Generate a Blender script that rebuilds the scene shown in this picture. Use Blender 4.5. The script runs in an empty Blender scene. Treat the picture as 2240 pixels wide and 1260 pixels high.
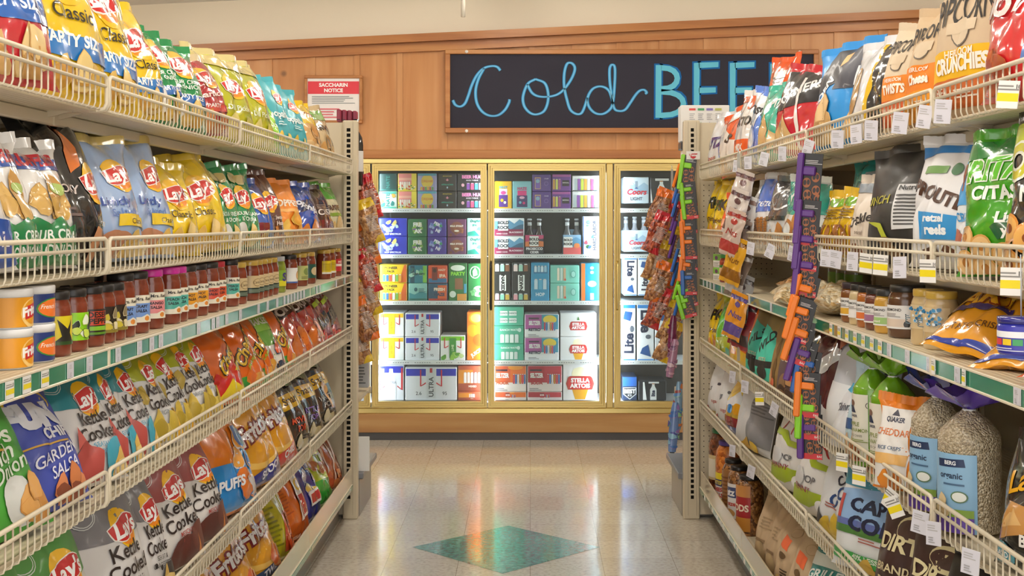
import bpy, bmesh, math, random
import numpy as np
from mathutils import Matrix, Vector, Euler
random.seed(7); np.random.seed(7)
SC = bpy.context.scene
COL = SC.collection
R = math.radians
# camera constants: the frame is 2240x1260, the aisle runs along +Y from the camera at eye height EYE
FPX, VX, VY, EYE = 2800.0, 1160.0, 482.0, 1.45

# ------------------------------------------------------------------ materials
MATS = {}
def lin(h):
    h = h.lstrip('#'); o = []
    for i in (0, 2, 4):
        c = int(h[i:i+2], 16) / 255
        o.append(c / 12.92 if c <= .04045 else ((c + .055) / 1.055) ** 2.4)
    return (*o, 1)
def base_mat(name):
    m = bpy.data.materials.new(name); m.use_nodes = True
    nt = m.node_tree
    return m, nt, nt.nodes['Principled BSDF']
def nd(nt, t, **kw):
    n = nt.nodes.new(t)
    for k, v in kw.items(): setattr(n, k, v)
    return n
def objcoord(nt, scale=(1, 1, 1), rand=True):
    tc = nd(nt, 'ShaderNodeTexCoord'); mp = nd(nt, 'ShaderNodeMapping')
    mp.inputs['Scale'].default_value = scale
    nt.links.new(tc.outputs['Object'], mp.inputs['Vector'])
    if rand:
        oi = nd(nt, 'ShaderNodeObjectInfo')
        nt.links.new(oi.outputs['Random'], mp.inputs['Location'])
    return mp.outputs['Vector']
FIN = {  # roughness, coat, bump strength, bump scale
    'f': (.2, .9, .8, 18), 'm': (.45, .12, .35, 12), 'k': (.7, 0, .45, 14), 'c': (.5, .0, 0, 1), 'p': (.4, .2, 0, 1), 'g': (.15, .6, 0, 1), 'i': (.95, 0, 0, 1)}
def M(hexc, fin='p'):
    key = hexc + fin
    if key in MATS: return MATS[key]
    m, nt, b = base_mat('mat_' + key.strip('#'))
    ro, co, bs, sc = FIN[fin]
    b.inputs['Base Color'].default_value = lin(hexc)
    b.inputs['Roughness'].default_value = ro
    b.inputs['Coat Weight'].default_value = co
    b.inputs['Coat Roughness'].default_value = .08
    if fin == 'i': b.inputs['Specular IOR Level'].default_value = .1
    if bs:
        v = objcoord(nt, (1, 1, .7))
        n = nd(nt, 'ShaderNodeTexNoise', noise_type='RIDGED_MULTIFRACTAL')
        n.inputs['Scale'].default_value = sc; n.inputs['Detail'].default_value = 2.0
        n.inputs['Roughness'].default_value = .45; n.inputs['Distortion'].default_value = .6
        bu = nd(nt, 'ShaderNodeBump'); bu.inputs['Strength'].default_value = bs; bu.inputs['Distance'].default_value = .006
        nt.links.new(v, n.inputs['Vector']); nt.links.new(n.outputs[0], bu.inputs['Height'])
        nt.links.new(bu.outputs[0], b.inputs['Normal']); nt.links.new(bu.outputs[0], b.inputs['Coat Normal'])
    MATS[key] = m
    return m
def special(name, fn):
    if name not in MATS:
        m, nt, b = base_mat(name); fn(m, nt, b); MATS[name] = m
    return MATS[name]
def ramp(nt, stops):
    r = nd(nt, 'ShaderNodeValToRGB'); e = r.color_ramp.elements
    e[0].position, e[0].color = stops[0][0], lin(stops[0][1])
    e[1].position, e[1].color = stops[-1][0], lin(stops[-1][1])
    for p, c in stops[1:-1]:
        x = e.new(p); x.color = lin(c)
    return r
def wood(name, c0, c1, c2, scale, gl=.38):
    def f(m, nt, b):
        v = objcoord(nt, scale, False)
        n = nd(nt, 'ShaderNodeTexNoise'); n.inputs['Scale'].default_value = 1; n.inputs['Detail'].default_value = 5; n.inputs['Distortion'].default_value = .4
        nt.links.new(v, n.inputs['Vector'])
        r = ramp(nt, [(.28, c0), (.5, c1), (.72, c2)]); nt.links.new(n.outputs[0], r.inputs[0])
        k = nd(nt, 'ShaderNodeTexVoronoi'); k.inputs['Scale'].default_value = 2.3
        v2 = objcoord(nt, (1, 1, 1), False); nt.links.new(v2, k.inputs['Vector'])
        kr = nd(nt, 'ShaderNodeMapRange'); kr.inputs[1].default_value = .02; kr.inputs[2].default_value = .06; kr.inputs[3].default_value = .45; kr.inputs[4].default_value = 1
        nt.links.new(k.outputs['Distance'], kr.inputs[0])
        mx = nd(nt, 'ShaderNodeMix', data_type='RGBA', blend_type='MULTIPLY'); mx.inputs[0].default_value = 1
        nt.links.new(r.outputs[0], mx.inputs[6]); nt.links.new(kr.outputs[0], mx.inputs[7])
        nt.links.new(mx.outputs[2], b.inputs['Base Color'])
        b.inputs['Roughness'].default_value = gl
        bu = nd(nt, 'ShaderNodeBump'); bu.inputs['Strength'].default_value = .1; bu.inputs['Distance'].default_value = .002
        nt.links.new(n.outputs[0], bu.inputs['Height']); nt.links.new(bu.outputs[0], b.inputs['Normal'])
    return special(name, f)
def speck(name, stops, scale, ro=.35, coat=.4, bump=.5, tex='V'):
    """lumpy food seen through its wrapper: cells of several colours"""
    def f(m, nt, b):
        v = objcoord(nt)
        n = nd(nt, 'ShaderNodeTexVoronoi'); n.inputs['Scale'].default_value = scale
        nt.links.new(v, n.inputs['Vector'])
        sp = nd(nt, 'ShaderNodeSeparateColor'); nt.links.new(n.outputs['Color'], sp.inputs[0])
        r = ramp(nt, stops); nt.links.new(sp.outputs[0], r.inputs[0])
        nt.links.new(r.outputs[0], b.inputs['Base Color'])
        bu = nd(nt, 'ShaderNodeBump', invert=True); bu.inputs['Strength'].default_value = bump; bu.inputs['Distance'].default_value = .008
        nt.links.new(n.outputs['Distance'], bu.inputs['Height']); nt.links.new(bu.outputs[0], b.inputs['Normal'])
        b.inputs['Roughness'].default_value = ro; b.inputs['Coat Weight'].default_value = coat; b.inputs['Coat Roughness'].default_value = .08
    return special(name, f)
def metal(name, c, ro):
    def f(m, nt, b):
        b.inputs['Base Color'].default_value = lin(c); b.inputs['Metallic'].default_value = 1; b.inputs['Roughness'].default_value = ro
    return special(name, f)
def emit(name, c, s):
    def f(m, nt, b):
        b.inputs['Base Color'].default_value = lin(c); b.inputs['Emission Color'].default_value = lin(c); b.inputs['Emission Strength'].default_value = s
    return special(name, f)
def film(name, tint, alpha, ro=.1):
    """thin clear sheet: mostly see-through, with a glossy fresnel reflection"""
    def f(m, nt, b):
        out = nt.nodes['Material Output']; nt.nodes.remove(b)
        tr = nd(nt, 'ShaderNodeBsdfTransparent'); tr.inputs[0].default_value = lin(tint)
        g = nd(nt, 'ShaderNodeBsdfPrincipled'); g.inputs['Base Color'].default_value = lin(tint); g.inputs['Roughness'].default_value = ro
        fr = nd(nt, 'ShaderNodeFresnel'); fr.inputs[0].default_value = 1.35
        ad = nd(nt, 'ShaderNodeMath', operation='ADD', use_clamp=True); ad.inputs[1].default_value = alpha
        mx = nd(nt, 'ShaderNodeMixShader')
        nt.links.new(fr.outputs[0], ad.inputs[0]); nt.links.new(ad.outputs[0], mx.inputs[0])
        nt.links.new(tr.outputs[0], mx.inputs[1]); nt.links.new(g.outputs[0], mx.inputs[2]); nt.links.new(mx.outputs[0], out.inputs[0])
    return special(name, f)

# ------------------------------------------------------------------ mesh builder
class MB:
    def __init__(s): s.v = []; s.f = []; s.m = []; s.s = []; s.mats = []
    def mi(s, mat):
        if mat not in s.mats: s.mats.append(mat)
        return s.mats.index(mat)
    def add(s, vs, fs, mat, smooth=False):
        o = len(s.v); k = s.mi(mat)
        s.v.extend([tuple(map(float, p)) for p in vs])
        for f in fs:
            s.f.append([i + o for i in f]); s.m.append(k); s.s.append(smooth)
        return s
    def box(s, x0, x1, y0, y1, z0, z1, mat, bev=0.0):
        x0, x1 = min(x0, x1), max(x0, x1); y0, y1 = min(y0, y1), max(y0, y1); z0, z1 = min(z0, z1), max(z0, z1)
        if bev <= 0:
            vs = [(x, y, z) for x in (x0, x1) for y in (y0, y1) for z in (z0, z1)]
            return s.add(vs, [(0, 1, 3, 2), (4, 6, 7, 5), (0, 4, 5, 1), (2, 3, 7, 6), (0, 2, 6, 4), (1, 5, 7, 3)], mat)
        b = min(bev, (x1-x0)*.45, (y1-y0)*.45, (z1-z0)*.45); bm = bmesh.new()
        for sx in (0, 1):
            for sy in (0, 1):
                for sz in (0, 1):
                    c = [x1 if sx else x0, y1 if sy else y0, z1 if sz else z0]; d = [-b if sx else b, -b if sy else b, -b if sz else b]
                    for k in range(3):
                        p = [c[i] + (0 if i == k else d[i]) for i in range(3)]; bm.verts.new(p)
        bmesh.ops.convex_hull(bm, input=bm.verts[:])
        return s.bm(bm, mat)
    def bm(s, bm, mat, smooth=False):
        bm.verts.index_update()
        s.add([v.co for v in bm.verts], [[v.index for v in f.verts] for f in bm.faces], mat, smooth); bm.free()
        return s
    def tube(s, pts, r, mat, n=6, closed=False):
        P = [Vector(p) for p in pts]; k = len(P); vs = []; fs = []; up = None
        for i, p in enumerate(P):
            a = P[i-1] if (i or closed) else p; c = P[(i+1) % k] if (i < k-1 or closed) else p
            t = (c - a).normalized() if (c - a).length > 1e-9 else Vector((0, 0, 1))
            if up is None: up = t.orthogonal().normalized()
            up = (up - t * up.dot(t)); up = up.normalized() if up.length > 1e-6 else t.orthogonal().normalized()
            q = t.cross(up); rr = r[i] if isinstance(r, (list, tuple)) else r
            for j in range(n):
                an = 2*math.pi*j/n; vs.append(p + (up*math.cos(an) + q*math.sin(an))*rr)
        for i in range(k if closed else k-1):
            for j in range(n):
                a = i*n+j; b_ = i*n+(j+1) % n; i2 = (i+1) % k
                fs.append((a, b_, i2*n+(j+1) % n, i2*n+j))
        if not closed: fs += [tuple(range(n))[::-1], tuple(range((k-1)*n, k*n))]
        return s.add(vs, fs, mat, True)
    def lathe(s, prof, mat, n=20, c=(0, 0, 0), smooth=True):
        vs = []; fs = []
        for r, z in prof:
            for j in range(n):
                a = 2*math.pi*j/n; vs.append((c[0]+r*math.cos(a), c[1]+r*math.sin(a), c[2]+z))
        for i in range(len(prof)-1):
            for j in range(n):
                fs.append((i*n+j, i*n+(j+1) % n, (i+1)*n+(j+1) % n, (i+1)*n+j))
        fs += [tuple(range(n))[::-1], tuple(range((len(prof)-1)*n, len(prof)*n))]
        return s.add(vs, fs, mat, smooth)
    def grid(s, P, mat, smooth=True, flip=False):
        a, b_ = P.shape[:2]
        fs = []
        for i in range(a-1):
            for j in range(b_-1):
                f = (i*b_+j, (i+1)*b_+j, (i+1)*b_+j+1, i*b_+j+1); fs.append(f[::-1] if flip else f)
        return s.add(P.reshape(-1, 3), fs, mat, smooth)
    def prism(s, poly, y0, y1, mat):
        """polygon given as (x, z), pulled along y"""
        n = len(poly); vs = [(x, y0, z) for x, z in poly] + [(x, y1, z) for x, z in poly]
        fs = [tuple(range(n)), tuple(range(n, 2*n))[::-1]] + [(i, i+n, (i+1) % n+n, (i+1) % n) for i in range(n)]
        bm = bmesh.new(); V = [bm.verts.new(p) for p in vs]
        for f in fs: bm.faces.new([V[i] for i in f])
        bmesh.ops.recalc_face_normals(bm, faces=bm.faces[:])
        return s.bm(bm, mat)
    def build(s, name, parent=None, loc=None, rot=None):
        me = bpy.data.meshes.new(name); me.from_pydata(s.v, [], s.f)
        for m in s.mats: me.materials.append(m)
        me.polygons.foreach_set('material_index', s.m); me.polygons.foreach_set('use_smooth', s.s)
        me.update()
        o = bpy.data.objects.new(name, me); COL.objects.link(o)
        if parent is not None: o.parent = parent
        if loc is not None: o.location = loc
        if rot is not None: o.rotation_euler = rot
        return o
def empty(name, loc=(0, 0, 0), rot=(0, 0, 0)):
    o = bpy.data.objects.new(name, None); COL.objects.link(o); o.location = loc; o.rotation_euler = rot; o.empty_display_size = .05
    return o
def structure(o): o['kind'] = 'structure'; return o
REG = []
def reg(o, desc, place, cat, group=None, key=0.0, how='nearest'):
    REG.append((o, desc, place, cat, group, key, how)); return o
ORD = 'first second third fourth fifth sixth seventh eighth ninth tenth eleventh twelfth thirteenth fourteenth fifteenth sixteenth seventeenth eighteenth nineteenth twentieth'.split()
def ordw(i):
    if i < 20: return ORD[i]
    t = ('twenty', 'thirty', 'forty', 'fifty')[(i+1)//10-2]
    return t + ('ieth' if 0 else '') + '-' + ORD[(i+1) % 10-1] if (i+1) % 10 else {29: 'thirtieth', 39: 'fortieth', 49: 'fiftieth'}[i]
def finish_labels():
    by = {}
    for r in REG: by.setdefault((r[1], r[2]), []).append(r)
    for (d, p), rs in by.items():
        rs.sort(key=lambda r: r[5])
        for i, (o, _, _, cat, group, _, how) in enumerate(rs):
            lab = (d + ' ' + p).strip()
            if len(rs) > 1: lab += ', ' + (how if i == 0 and how == 'nearest' else ordw(i) + ' ' + how)
            o['label'] = lab; o['category'] = cat
            if group: o['group'] = group

# ------------------------------------------------------------------ printed artwork: flat shapes cut to the grid of the surface that carries them
TXT = {}
def text_mesh(body, bold, shear):
    k = (body, bold, shear)
    if k not in TXT:
        c = bpy.data.curves.new('t', 'FONT'); c.body = body; c.offset = bold; c.shear = shear; c.resolution_u = 3
        c.align_x = 'CENTER'; c.align_y = 'CENTER'; c.space_line = .8
        ob = bpy.data.objects.new('t', c); me = bpy.data.meshes.new_from_object(ob)
        TXT[k] = (np.array([v.co[:2] for v in me.vertices]) if len(me.vertices) else np.zeros((0, 2)), [tuple(p.vertices) for p in me.polygons])
        bpy.data.objects.remove(ob); bpy.data.curves.remove(c); bpy.data.meshes.remove(me)
    return TXT[k]
def rotp(pts, x, y, a):
    c, s = math.cos(a), math.sin(a)
    return [(x + px*c - py*s, y + px*s + py*c) for px, py in pts]
# layers are (kind, colour, polygons or text data); x runs over +-aspect/2, y over 0..1
def P(c, *pts): return [('p', c, list(pts))]
def B(y0, y1, c, bow=0.0, x0=-2.0, x1=2.0):
    if not bow: return [('p', c, [(x0, y0), (x1, y0), (x1, y1), (x0, y1)])]
    t = np.linspace(-.6, .6, 13)
    return [('p', c, [(x, y0 - bow*(1-(x/.5)**2)) for x in t] + [(x, y1 - bow*(1-(x/.5)**2)) for x in t[::-1]])]
def TOP(y, c, bow=0.0):
    t = np.linspace(-.6, .6, 13)
    return [('p', c, [(x, y - bow*(1-(x/.4)**2)) for x in t] + [(.6, 1.05), (-.6, 1.05)])]
def El(x, y, rx, ry, c, rot=0, n=18):
    return [('p', c, rotp([(rx*math.cos(2*math.pi*i/n), ry*math.sin(2*math.pi*i/n)) for i in range(n)], x, y, rot))]
def T(s, x, y, size, c, bold=.02, shear=0, rot=0, sx=1.0): return [('t', c, (s, x, y, size, bold, shear, rot, sx))]
def CH(x0, y0, x1, y1, n, cols, size=.09, seed=3):
    rr = random.Random(seed); L = []
    for i in range(n):
        x = rr.uniform(x0, x1); y = rr.uniform(y0, y1); a = rr.uniform(0, 3.1); k = rr.uniform(.75, 1.2)*size
        pts = [(k*(1+.22*math.sin(3*t+a))*math.cos(t), k*.72*(1+.2*math.cos(2*t+a))*math.sin(t)) for t in np.linspace(0, 2*math.pi, 12)[:-1]]
        L += [('p', cols[(i+1) % len(cols)], rotp([(1.1*p, 1.1*q) for p, q in pts], x, y-.006, a)), ('p', cols[i % len(cols)], rotp(pts, x, y, a))]
    return L
def LINES(x0, x1, y0, y1, n, c, seed=1):
    rr = random.Random(seed); L = []; h = (y1-y0)/n
    for i in range(n):
        xe = x1 - rr.random()*.35*(x1-x0); L += [('p', c, [(x0, y0+i*h), (xe, y0+i*h), (xe, y0+i*h+h*.45), (x0, y0+i*h+h*.45)])]
    return L
def LAY(x, y, s, rot=.12):
    """round yellow emblem with a red ribbon and slanted white script"""
    L = El(x, y, .47*s, .52*s, '#f8c015', rot)
    L += El(x+.02*s, y-.22*s, .36*s, .2*s, '#f08a12', rot)
    t = np.linspace(-.54, .54, 9)
    top = [(a*s, ((.25+.05*math.sin(a*4.2))*(1-.45*abs(a/.54)**3))*s) for a in t]; bot = [(a*s*.95, ((-.26+.05*math.sin(a*4.2+.4))*(1-.5*abs(a/.54)**3))*s) for a in t[::-1]]
    L += [('p', '#f4eee6', rotp([(p*1.05, q*1.1) for p, q in top+bot], x, y, rot)), ('p', '#c8201f', rotp(top+bot, x, y, rot))]
    L += T("Lay's", x, y-.02*s, .52*s, '#ffffff', .03, .25, rot)
    return L
ART = {}
def cut_art(key, layers, aspect, nu, nv, lo=.03, hi=.97):
    k = (key, nu, nv)
    if k in ART: return ART[k]
    bm = bmesh.new(); cols = []
    for i, (kind, c, d) in enumerate(layers):
        if c not in cols: cols.append(c)
        mi = cols.index(c); z = float(i)
        if kind == 'p':
            try: f = bm.faces.new([bm.verts.new((x, y, z)) for x, y in d]); f.material_index = mi
            except ValueError: pass
        else:
            s, x, y, size, bold, shear, rot, sx = d
            V, F = text_mesh(s, bold, shear)
            if not len(V): continue
            W = rotp([(p*size*sx, q*size) for p, q in V], x, y, rot)
            vs = [bm.verts.new((p, q, z)) for p, q in W]
            for f in F:
                try: g = bm.faces.new([vs[j] for j in f]); g.material_index = mi
                except ValueError: pass
    bm.normal_update()
    bmesh.ops.triangulate(bm, faces=[f for f in bm.faces if len(f.verts) > 3])
    def bis(co, no, inner=False, outer=False):
        bmesh.ops.bisect_plane(bm, geom=bm.verts[:]+bm.edges[:]+bm.faces[:], dist=1e-6, plane_co=co, plane_no=no, clear_inner=inner, clear_outer=outer)
    h = aspect/2
    bis((-h*.985, 0, 0), (1, 0, 0), inner=True); bis((h*.985, 0, 0), (1, 0, 0), outer=True)
    bis((0, lo, 0), (0, 1, 0), inner=True); bis((0, hi, 0), (0, 1, 0), outer=True)
    for i in range(1, nu): bis((-h + aspect*i/nu, 0, 0), (1, 0, 0))
    for j in range(1, nv): bis((0, j/nv, 0), (0, 1, 0))
    bmesh.ops.recalc_face_normals(bm, faces=bm.faces[:])
    bm.normal_update()
    for f in bm.faces:
        if f.normal.z < 0: f.normal_flip()
    bm.verts.index_update()
    A = np.array([v.co[:] for v in bm.verts]) if len(bm.verts) else np.zeros((0, 3))
    r = (A, [[v.index for v in f.verts] for f in bm.faces], [f.material_index for f in bm.faces], cols)
    bm.free(); ART[k] = r
    return r
def lay_art(mb, art, aspect, G, N, fin, off=.0005, step=.00035, smooth=True):
    """lay cut artwork on the grid G (points) with normals N"""
    A, F, MI, cols = art
    if not len(A): return
    nu, nv = G.shape[0]-1, G.shape[1]-1
    gu = np.clip((A[:, 0]/aspect + .5)*nu, 0, nu-1e-6); gv = np.clip(A[:, 1]*nv, 0, nv-1e-6)
    i = gu.astype(int); j = gv.astype(int); a = (gu-i)[:, None]; b_ = (gv-j)[:, None]
    def bl(Q): return Q[i, j]*(1-a)*(1-b_) + Q[i+1, j]*a*(1-b_) + Q[i, j+1]*(1-a)*b_ + Q[i+1, j+1]*a*b_
    W = bl(G) + bl(N)*(off + step*A[:, 2:3])
    o = len(mb.v); mb.v.extend(map(tuple, W.tolist()))
    ks = [mb.mi(M(c, fin)) for c in cols]
    for f, m in zip(F, MI):
        mb.f.append([x+o for x in f]); mb.m.append(ks[m]); mb.s.append(smooth)
def grid_normals(G):
    du = np.gradient(G, axis=0); dv = np.gradient(G, axis=1)
    n = np.cross(du, dv); return n/np.maximum(np.linalg.norm(n, axis=2, keepdims=True), 1e-9)
# ------------------------------------------------------------------ the room
def wx(px, Y): return (px-VX)*Y/FPX
def wz(py, Y): return EYE-(py-VY)*Y/FPX
WALL = 8.46
XL, XR = -.86, .82                    # front edges of the two gondolas
YE = 6.18                             # far end of the gondolas
WPAN = wood('oak_panel', '#b4763e', '#c48a52', '#cf9a66', (9, 9, .8))
WTRIM = wood('oak_trim', '#985c2c', '#b0733c', '#bd854c', (.9, 9, 14))
WBASE = wood('oak_base', '#a5774a', '#b58a56', '#c49e6c', (.8, 6, 12), .45)
BEIGE = M('#d6c9ae', 'p'); BEIGED = M('#c2b59b', 'p'); CREAM = M('#ece2ce', 'i')
def floor_mat(m, nt, b):
    tc = nd(nt, 'ShaderNodeTexCoord'); v = tc.outputs['Object']
    n1 = nd(nt, 'ShaderNodeTexNoise'); n1.inputs['Scale'].default_value = 55; n1.inputs['Detail'].default_value = 4
    n2 = nd(nt, 'ShaderNodeTexNoise'); n2.inputs['Scale'].default_value = 2.2
    for n in (n1, n2): nt.links.new(v, n.inputs['Vector'])
    r = ramp(nt, [(.3, '#c5bdb0'), (.5, '#dbd4c8'), (.7, '#e6e0d6')]); nt.links.new(n1.outputs[0], r.inputs[0])
    br = nd(nt, 'ShaderNodeTexBrick', offset=0.0, squash=1.0); br.inputs['Scale'].default_value = 1
    for k, x in (('Color1', '#ffffff'), ('Color2', '#f1eee8'), ('Mortar', '#8f8270')): br.inputs[k].default_value = lin(x)
    br.inputs['Mortar Size'].default_value = .0011; br.inputs['Brick Width'].default_value = .305; br.inputs['Row Height'].default_value = .305
    nt.links.new(v, br.inputs['Vector'])
    mx = nd(nt, 'ShaderNodeMix', data_type='RGBA', blend_type='MULTIPLY'); mx.inputs[0].default_value = .8
    nt.links.new(r.outputs[0], mx.inputs[6]); nt.links.new(br.outputs[0], mx.inputs[7]); nt.links.new(mx.outputs[2], b.inputs['Base Color'])
    mr = nd(nt, 'ShaderNodeMapRange'); mr.inputs[3].default_value = .1; mr.inputs[4].default_value = .24; nt.links.new(n2.outputs[0], mr.inputs[0]); nt.links.new(mr.outputs[0], b.inputs['Roughness'])
    b.inputs['Coat Weight'].default_value = .55; b.inputs['Coat Roughness'].default_value = .08
    bu = nd(nt, 'ShaderNodeBump'); bu.inputs['Strength'].default_value = .05; bu.inputs['Distance'].default_value = .01
    nt.links.new(n2.outputs[0], bu.inputs['Height']); nt.links.new(bu.outputs[0], b.inputs['Coat Normal'])
structure(MB().box(-4.5, 4.5, -1.5, WALL+.6, -.06, 0, special('waxed_tile', floor_mat)).build('floor'))
def inlay_mat(m, nt, b):
    v = objcoord(nt, (1, 1, 1), False)
    n1 = nd(nt, 'ShaderNodeTexNoise'); n1.inputs['Scale'].default_value = 45; n1.inputs['Detail'].default_value = 4
    nt.links.new(v, n1.inputs['Vector'])
    r = ramp(nt, [(.3, '#447f79'), (.7, '#76aca4')]); nt.links.new(n1.outputs[0], r.inputs[0]); nt.links.new(r.outputs[0], b.inputs['Base Color'])
    b.inputs['Roughness'].default_value = .16; b.inputs['Coat Weight'].default_value = .7; b.inputs['Coat Roughness'].default_value = .07
mb = MB(); q = []
for px, py in ((902, 1197), (1100, 1255), (1312, 1197), (1112, 1150)):
    Y = EYE*FPX/(py-VY); q.append((wx(px, Y), Y, .0008))
mb.add(q, [(0, 1, 2, 3)], special('teal_tile', inlay_mat)); structure(mb.build('floor_inlay'))
# back wall: cream drywall over a band of oak panelling that ends in a sloping crown
SL = .0478
def slope(px): return wz(100-SL*(px-415), WALL)           # top edge of the crown at that place
XA, XB = -4.5, 4.5
def sl(X, d): return slope(VX + X*FPX/WALL) + d
def ceil_at(X, Y): return 2.875+.0478*(X+2.6)+.02*(WALL-Y)
mb = MB(); mb.prism([(XA, 0), (XB, 0), (XB, 3.6), (XA, 3.6)], WALL+.55, WALL+.62, CREAM)
mb.prism([(XA, 1.86), (XB, 1.86), (XB, 3.6), (XA, 3.6)], WALL+.02, WALL+.06, CREAM)
structure(mb.build('wall_back'))
mb = MB(); mb.prism([(XA, wz(346, WALL)), (XB, wz(346, WALL)), (XB, sl(XB, -.06)), (XA, sl(XA, -.06))], WALL, WALL+.019, WPAN)
for k in range(-14, 12):
    X = wx(1060+95.5*k+1.5*(k % 2), WALL)
    mb.prism([(X, wz(330, WALL)), (X+.036, wz(330, WALL)), (X+.036, sl(X, -.1)), (X, sl(X, -.1))], WALL-.008, WALL, WPAN)
for a_, b_ in ((XA, wx(545, WALL)), (wx(1862, WALL), XB)): mb.box(a_, b_, WALL, WALL+.019, .1, wz(340, WALL), WPAN)
structure(mb.build('trim_1'))
mb = MB()
for d0, d1, y0 in ((-.052, 0, -.055), (-.075, -.05, -.012), (-.115, -.074, -.03)):
    mb.prism([(XA, sl(XA, d0)), (XB, sl(XB, d0)), (XB, sl(XB, d1)), (XA, sl(XA, d1))], WALL+y0, WALL+.02, WTRIM)
structure(mb.build('trim_2'))
structure(MB().box(XA, XB, WALL-.022, WALL+.02, wz(347, WALL), wz(328, WALL), WTRIM, .003).build('trim_3'))
mb = MB().box(XA, XB, WALL-.02, WALL+.1, .05, wz(904, WALL), WBASE, .003)
structure(mb.build('trim_4'))
structure(MB().box(XA, XB, WALL-.012, WALL+.05, .0, .052, M('#4a4a4e', 'm')).build('baseboard_back'))
mb = MB(); mb.add([(XA, -1.5, ceil_at(XA, -1.5)), (XB, -1.5, ceil_at(XB, -1.5)), (XB, WALL+.1, ceil_at(XB, WALL)), (XA, WALL+.1, ceil_at(XA, WALL))], [(0, 1, 2, 3)], M('#e9e7e2', 'i'))
structure(mb.build('ceiling'))
structure(MB().box(XA-.08, XA, -1.5, WALL+.1, 0, 3.6, CREAM).build('wall_left'))
structure(MB().box(XB, XB+.08, -1.5, WALL+.1, 0, 3.9, CREAM).build('wall_right'))
# hanging pipe over the wall
X = wx(1013, 7.6); mb = MB(); mb.tube([(X, 7.6, ceil_at(X, 7.6)), (X, 7.6, wz(37, 7.6))], .013, M('#d9d2c4', 'm'), 10)
mb.lathe([(.03, 0), (.03, -.01), (.014, -.014)], M('#d9d2c4', 'm'), 12, (X, 7.6, ceil_at(X, 7.6)))
reg(mb.build('ceiling_pipe'), 'thin cream pipe hanging from the ceiling', 'in front of the sloping oak crown', 'pipe')
# ceiling lamps: long fluorescent fixtures
TUBE = emit('tube_glow', '#fff7ec', 24.0)
for i, (X, Y, L) in enumerate([(-.12, 1.2, 2.4), (-.12, 4.2, 2.4), (-.12, 7.0, 1.6), (-2.6, 2.6, 2.4), (2.5, 2.6, 2.4), (-2.6, 6.6, 2.0), (2.5, 6.6, 2.0)]):
    z = ceil_at(X, Y)-.1 if abs(X) > 1 else ceil_at(X, Y)-.06
    e = empty('ceiling_light', (X, Y, z))
    b_ = MB().box(-.16, .16, -L/2, L/2, .012, .06, M('#f2f0ea', 'i'), .006).build('housing', e)
    for dx in (-.08, .08): MB().tube([(dx, -L/2+.03, 0), (dx, L/2-.03, 0)], .02, TUBE, 8).build('tube', e)
    reg(e, 'long two-tube fluorescent ceiling light', ('over the middle of the aisle', 'above the left shelving', 'above the right shelving')[0 if abs(X) < 1 else 1 if X < 0 else 2], 'ceiling light', 'fluorescent ceiling lights', Y)

# ------------------------------------------------------------------ wall signs
def px_quad(px0, py0, px1, py1, Y): return wx(px0, Y), wx(px1, Y), wz(py1, Y), wz(py0, Y)
YS = WALL-.035
x0, x1, z0, z1 = px_quad(974, 109, 1790, 291, YS)
sign = empty('chalkboard_sign', ((x0+x1)/2, YS, z0)); W = x1-x0; H = z1-z0
mb = MB(); t = .033
for a in ((-W/2, W/2, H-t*.9, H), (-W/2, W/2, 0, t), (-W/2, -W/2+t, t, H-t*.9), (W/2-t, W/2, t, H-t*.9)): mb.box(a[0], a[1], -.022, .02, a[2], a[3], WTRIM, .003)
mb.build('frame', sign)
MB().box(-W/2+t*.9, W/2-t*.9, -.004, .015, t*.9, H-t*.8, M('#3b3a44', 'i')).build('chalk_panel', sign)
for px, py in ((1021, 114), (1021, 287), (1748, 115), (1748, 287)):
    MB().lathe([(.0, .0), (.009, .001), (.011, .005), (.011, .008)], M('#e9e6df', 'p'), 12).build('screw', sign, (wx(px, YS)-(x0+x1)/2, -.03, wz(py, YS)-z0), (R(-90), 0, 0))
def sp(cx, cy): return (wx(940+cx/2.667, YS)-(x0+x1)/2, wz(cy/2.667, YS)-z0)
def smooth_line(pts, n=7):
    p = [np.array(q, float) for q in pts]; p = [p[0]*2-p[1]] + p + [p[-1]*2-p[-2]]; out = []
    for i in range(1, len(p)-2):
        for t in np.linspace(0, 1, n, endpoint=False):
            out.append(.5*((2*p[i]) + (-p[i-1]+p[i+1])*t + (2*p[i-1]-5*p[i]+4*p[i+1]-p[i+2])*t*t + (-p[i-1]+3*p[i]-3*p[i+1]+p[i+2])*t**3))
    return out + [p[-2]]
def ribbon(mb, pts, w, y, mat):
    L = [sp(*q) for q in smooth_line(pts)]; vs = []; fs = []
    for i, (x, z) in enumerate(L):
        a = L[max(0, i-1)]; c = L[min(len(L)-1, i+1)]; d = math.hypot(c[0]-a[0], c[1]-a[1]) or 1
        nx, nz = -(c[1]-a[1])/d, (c[0]-a[0])/d; ww = w*(.8+.35*abs(nx))
        vs += [(x+nx*ww/2, y, z+nz*ww/2), (x-nx*ww/2, y, z-nz*ww/2)]
    for i in range(len(L)-1): fs.append((2*i, 2*i+1, 2*i+3, 2*i+2))
    mb.add(vs, fs, mat)
CH1, CH2 = M('#3f9bd3', 'i'), M('#6cc4de', 'i')
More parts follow.
